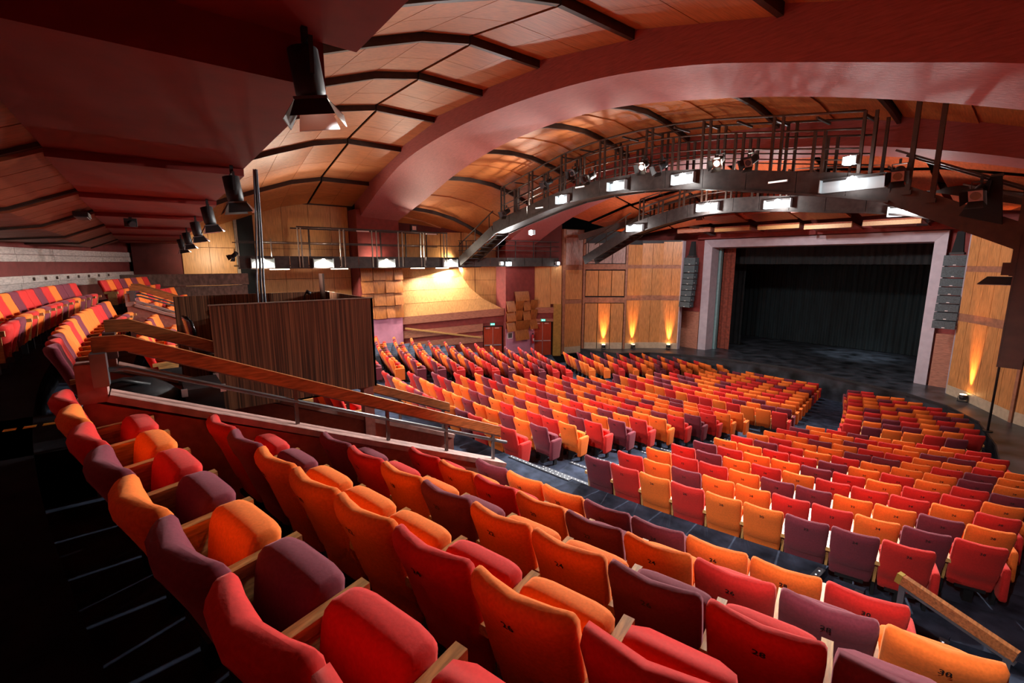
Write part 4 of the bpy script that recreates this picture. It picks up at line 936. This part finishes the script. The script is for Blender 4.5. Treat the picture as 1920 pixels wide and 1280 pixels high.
# floods on the catwalks
fl1 = [(-7.1, -.75, .45, 'starry white floodlight hanging below the left of the near catwalk', .28), (-4.95, .30, .33, 'white floodlight box at the left of the near catwalk fascia', .75), (-1.8, .36, .36, 'second white floodlight box along the near catwalk fascia', .9),
       (1.2, .42, 1.0, 'brilliant floodlight at the middle of the near catwalk', .85), (6.25, .98, .45, 'brilliant upper floodlight near the right end of the near catwalk', .3), (6.35, .45, .9, 'wide white floodlight box below the brilliant right-hand lamp', 1.5)]
for x, dz, pw_, l, wd in fl1:
    z = Z1f(x) + dz
    flood((x, -14.46, z), (3.6 if 0 < x < 5 else x * .9, -24.2 if x < 0 else -26.8, 2.0 if x < 0 else (2.6 if x < 5 else 1.2)), FLOOD_W * pw_, l, (wd, .30 if wd > .5 else .16), False, 'floodlights on the catwalks', 92 if x > 5 else (82 if x < 0 else 94), 0, .004 if x > 5 else .012)
fl2 = [(-6.1, .40, .3, 'white floodlight box at the left of the far catwalk'), (-1.75, .42, .8, 'brilliant floodlight at the middle of the far catwalk'), (1.55, .40, .45, 'white floodlight box right of the middle of the far catwalk'), (6.1, .25, .3, 'white floodlight box at the right of the far catwalk')]
for x, dz, pw_, l in fl2:
    z = Z2f(x) + dz
    flood((x, -7.56, z), (x * .9, -17, .4), FLOOD_W * pw_, l, (1.1, .32), False, 'floodlights on the catwalks', 120, 0)
for k_, x in enumerate((-7.4, -3.0, 3.0)):
    uf = empty('ceiling_flood', (x, -13.9, Z1f(x) + .12)); tag(uf, 'low black floodlight on the near catwalk deck washing the ceiling, %s from the left' % ORD0[k_], 'floodlight', 'ceiling floods on the catwalk deck')
    MB().box(-.22, .22, -.16, .16, .05, .28).obj('case', BLACK, uf, (0, 0, 0)); MB().box(-.19, .19, -.13, .13, .28, .29).obj('lens', LAMPW, uf, (0, 0, 0)); MB().box(-.1, .1, -.1, .1, 0, .05).obj('foot', BLACK, uf, (0, 0, 0))
    spot_light('ceiling_wash', (x, -13.9, Z1f(x) + .5), (x - .3, -21, 11.6), 400, (1, .90, .76), 120, 1.0, .06, uf)
sp1 = [(-9.2, 1.0), (-5.9, 1.45), (-4.2, 1.45), (-3.2, 1.05), (-.5, 1.1), (.3, 1.0), (2.5, 1.1), (3.6, 1.15), (7.35, .95), (8.9, 1.1)]
w1 = ['first', 'second', 'third', 'fourth', 'fifth', 'sixth', 'seventh', 'eighth', 'ninth', 'tenth']
for k, (x, dz) in enumerate(sp1):
    barn_spot((x, -14.5, Z1f(x) + dz), (.15 * (-1) ** k, -1, -.55), 'black spotlight on the near catwalk rail, %s from the left' % w1[k], 1.15, k in (4, 6), 'spotlights on the near catwalk', 90 if k in (4, 6) else 0)
sp2 = [(-3.7, 1.0), (-2.9, .8), (-.2, 1.0), (2.3, 1.0), (.8, .9), (3.4, 1.0)]
w2_ = ['leftmost', 'second', 'fourth', 'fifth', 'third', 'rightmost']
for k, (x, dz) in enumerate(sp2):
    barn_spot((x, -6.3, Z2f(x) + dz - .2), ((-1.3, -.7, .2, 1.0, 0, .9)[k], 1, -.85), 'black spotlight on the far catwalk rail, %s of six' % w2_[k], 1.2, False, 'spotlights on the far catwalk', 300, (1, .95, .94), 100)
for k, (x, dz) in enumerate(((-6.6, .25), (4.4, .30), (-3.9, .5))):
    t = empty('batten_tube', (x, -14.45, Z1f(x) + dz)); tag(t, 'short pale tube light on the near catwalk fascia, ' + ('left end', 'right half', 'beside a flood box')[k], 'tube light', 'tube lights on the catwalk')
    MB().box(-.28, .28, -.03, .0, -.03, .03).obj('case', LCDM, t, (0, 0, 0)); MB().box(-.26, .26, -.04, -.03, -.02, .02).obj('diffuser', WSIGN, t, (0, 0, 0))
# hangers of the near catwalk's right end, and the dark duct at the frame edge
for k_, x in enumerate((7.55, 8.05)):
    hb = empty('hanger_post', (x, -14.4, Z1f(x) + .3)); tag(hb, 'tall dark hanger post rising from the near catwalk stair, ' + ('left', 'right') [k_] + ' of the pair', 'post', 'hanger posts of the near catwalk')
    MB().bar((0, 0, 0), (0, 0, 2.3), .10, .10).obj('shaft', STEELB, hb, (0, 0, 0)); MB().box(-.09, .09, -.09, .09, -.05, .05).obj('base_plate', STEELB, hb, (0, 0, 0))
hg = empty('steel_hanger', (9.9, -15.2, 5.5)); tag(hg, 'tall bolted brown steel hanger at the right edge of the view', 'steelwork')
MB().box(9.62, 9.86, -14.75, -14.62, 5.7, 9.6).obj('web_plate', STEELB, hg); MB().box(9.5, 10.4, -14.8, -14.6, 5.72, 6.0).obj('shelf_angle', STEELB, hg)
for z in (5.86, 6.05, 8.0, 8.6): MB().tube([(9.74, -14.76, z), (9.74, -14.80, z)], .05, 8).obj('bolt_head', STEEL_L, hg)
dc = empty('hanging_duct', (9.85, -16.0, 3.85)); tag(dc, 'long dark brown box hanging at the right edge of the view', 'duct')
MB().box(9.82, 10.16, -16.1, -15.9, 3.85, 6.6).obj('casing', STEELB, dc); MB().box(9.98, 10.4, -15.9, -15.5, 6.3, 10.0).obj('upper_casing', STEELB, dc)
MB().box(9.80, 9.825, -16.11, -15.89, 3.85, 6.6).obj('edge_angle', STEELB, dc)
hp = empty('hanging_pole', (9.9, -13.4, 0)); tag(hp, 'thin dark pole standing below the hanging duct by the right wood wall', 'pole')
MB().tube([(9.05, -6.6, -.2), (9.05, -6.6, 5.5)], .035).obj('shaft', BLACK, hp); MB().tube([(9.05, -6.6, .0), (9.05, -6.6, .03)], .14, 12).obj('foot_plate', BLACK, hp)
ws = empty('work_light', (9.45, -14.3, 5.62)); tag(ws, 'flat black flood lamp under the right end of the near catwalk', 'work light')
MB().hexa([(-.35, -.2, -.12), (.3, -.2, -.12), (.3, .2, -.12), (-.35, .2, -.12), (-.2, -.12, .06), (.2, -.12, .06), (.2, .12, .06), (-.2, .12, .06)]).obj('casing', BLACK, ws, (0, 0, 0)); MB().box(-.33, .28, -.18, .18, -.135, -.12).obj('lens', WHITE_REF, ws, (0, 0, 0))
for x, l in ((8.9, 'folded black masking cloth hung on the right end of the near catwalk'),):
    k = empty('masking_cloth', (x + .2, -14.45, Z1f(x) + .45)); tag(k, l, 'cloth')
    MB().hexa([(-.5, -.05, -.1), (.25, -.05, -.35), (.25, .1, -.35), (-.5, .1, -.1), (-.05, -.03, .75), (.12, -.03, .75), (.12, .06, .75), (-.05, .06, .75)]).obj('cloth', CURT, k, (0, 0, 0)); MB().box(-.06, .14, -.05, .08, .73, .78).obj('clamp', STEEL, k, (0, 0, 0))

# ================================================================== STAGE-SIDE FIXTURES
def line_array(x, label):
    e = empty('line_array_speaker', (x, -.7, 2.95)); tag(e, label, 'speaker', 'hanging line array speakers')
    zs = [(5.85, .50), (5.33, .50), (4.92, .38), (4.53, .37), (4.15, .36), (3.77, .36), (3.39, .36), (3.0, .37)]
    for k, (z, h) in enumerate(zs):
        dy = -.02 * k + .004 * k * k * -1
        c = MB().hexa([(x-.40, -1.0+dy, z), (x+.40, -1.0+dy, z), (x+.36, -.45+dy, z), (x-.36, -.45+dy, z), (x-.40, -.98+dy, z+h-.02), (x+.40, -.98+dy, z+h-.02), (x+.36, -.45+dy, z+h-.02), (x-.36, -.45+dy, z+h-.02)]).obj('cabinet', SPK, e)
        MB().box(x - .05, x + .05, -1.01 + dy, -.99 + dy, z + .03, z + .06).obj('badge', LCDM, c)
        MB().box(x + .40, x + .42, -.9 + dy, -.8 + dy, z + .08, z + .16).obj('rigging_pin', SILVER, c)
    MB().box(x - .25, x + .25, -.95, -.5, 6.36, 6.46).obj('flying_frame', BLACK, e)
    MB().hexa([(x-.2, -.85, 6.46), (x+.2, -.85, 6.46), (x+.2, -.55, 6.46), (x-.2, -.55, 6.46), (x-.10, -.75, 7.4), (x+.14, -.75, 7.4), (x+.14, -.6, 7.4), (x-.10, -.6, 7.4)]).obj('cable_sock', CURT, e)
line_array(-6.55, 'hanging line array of black speakers left of the stage opening')
line_array(6.62, 'hanging line array of black speakers right of the stage opening')
def uplight(p, aim, label):
    e = empty('floor_uplight', p); tag(e, label, 'uplight', 'orange uplights at the stage side walls')
    MB().tube([(0, 0, .10), (0, 0, .16), (0, 0, .33)], [.10, .13, .13], 14).obj('can', BLACK, e, (0, 0, 0))
    MB().tube([(0, 0, .325), (0, 0, .335)], .115, 14).obj('lens', UPGLOW, e, (0, 0, 0))
    MB().bar((-.17, 0, .02), (.17, 0, .02), .06, .03).bar((-.16, 0, .02), (-.15, 0, .24), .04, .015).bar((.16, 0, .02), (.15, 0, .24), .04, .015).box(-.12, .12, -.1, .1, 0, .03).obj('stand', BLACK, e, (0, 0, 0))
    d = bpy.data.lights.new('uplight_beam', 'SPOT'); d.energy = 1500; d.color = (1, .38, .10); d.spot_size = R_(30); d.spot_blend = 1.0; d.shadow_soft_size = .06
    o = bpy.data.objects.new('uplight_beam', d); col.objects.link(o); o.parent = e; o.location = (0, 0, .36)
    o.rotation_euler = Vector(aim).to_track_quat('-Z', 'Y').to_euler()
uplight((-10.20, -5.20, 0), (-.115, .096, 1), 'black floor uplight against the middle of the three tall doors, left')
uplight((-8.98, -3.48, 0), (-.138, .058, 1), 'black floor uplight between the doors and the curved panel, left')
uplight((-7.44, -1.54, 0), (-.086, .123, 1), 'black floor uplight at the curved wood panel nearest the stage, left')
uplight((7.78, -2.40, 0), (.125, .082, 1), 'black floor uplight at the wood panel right of the stage')
# glimmer on the stage itself
spot_light('stage_worklight', (2.4, 4.6, 6.4), (1.6, 6.2, 0), 800, (.75, .9, 1), 52, 1.0, .2)
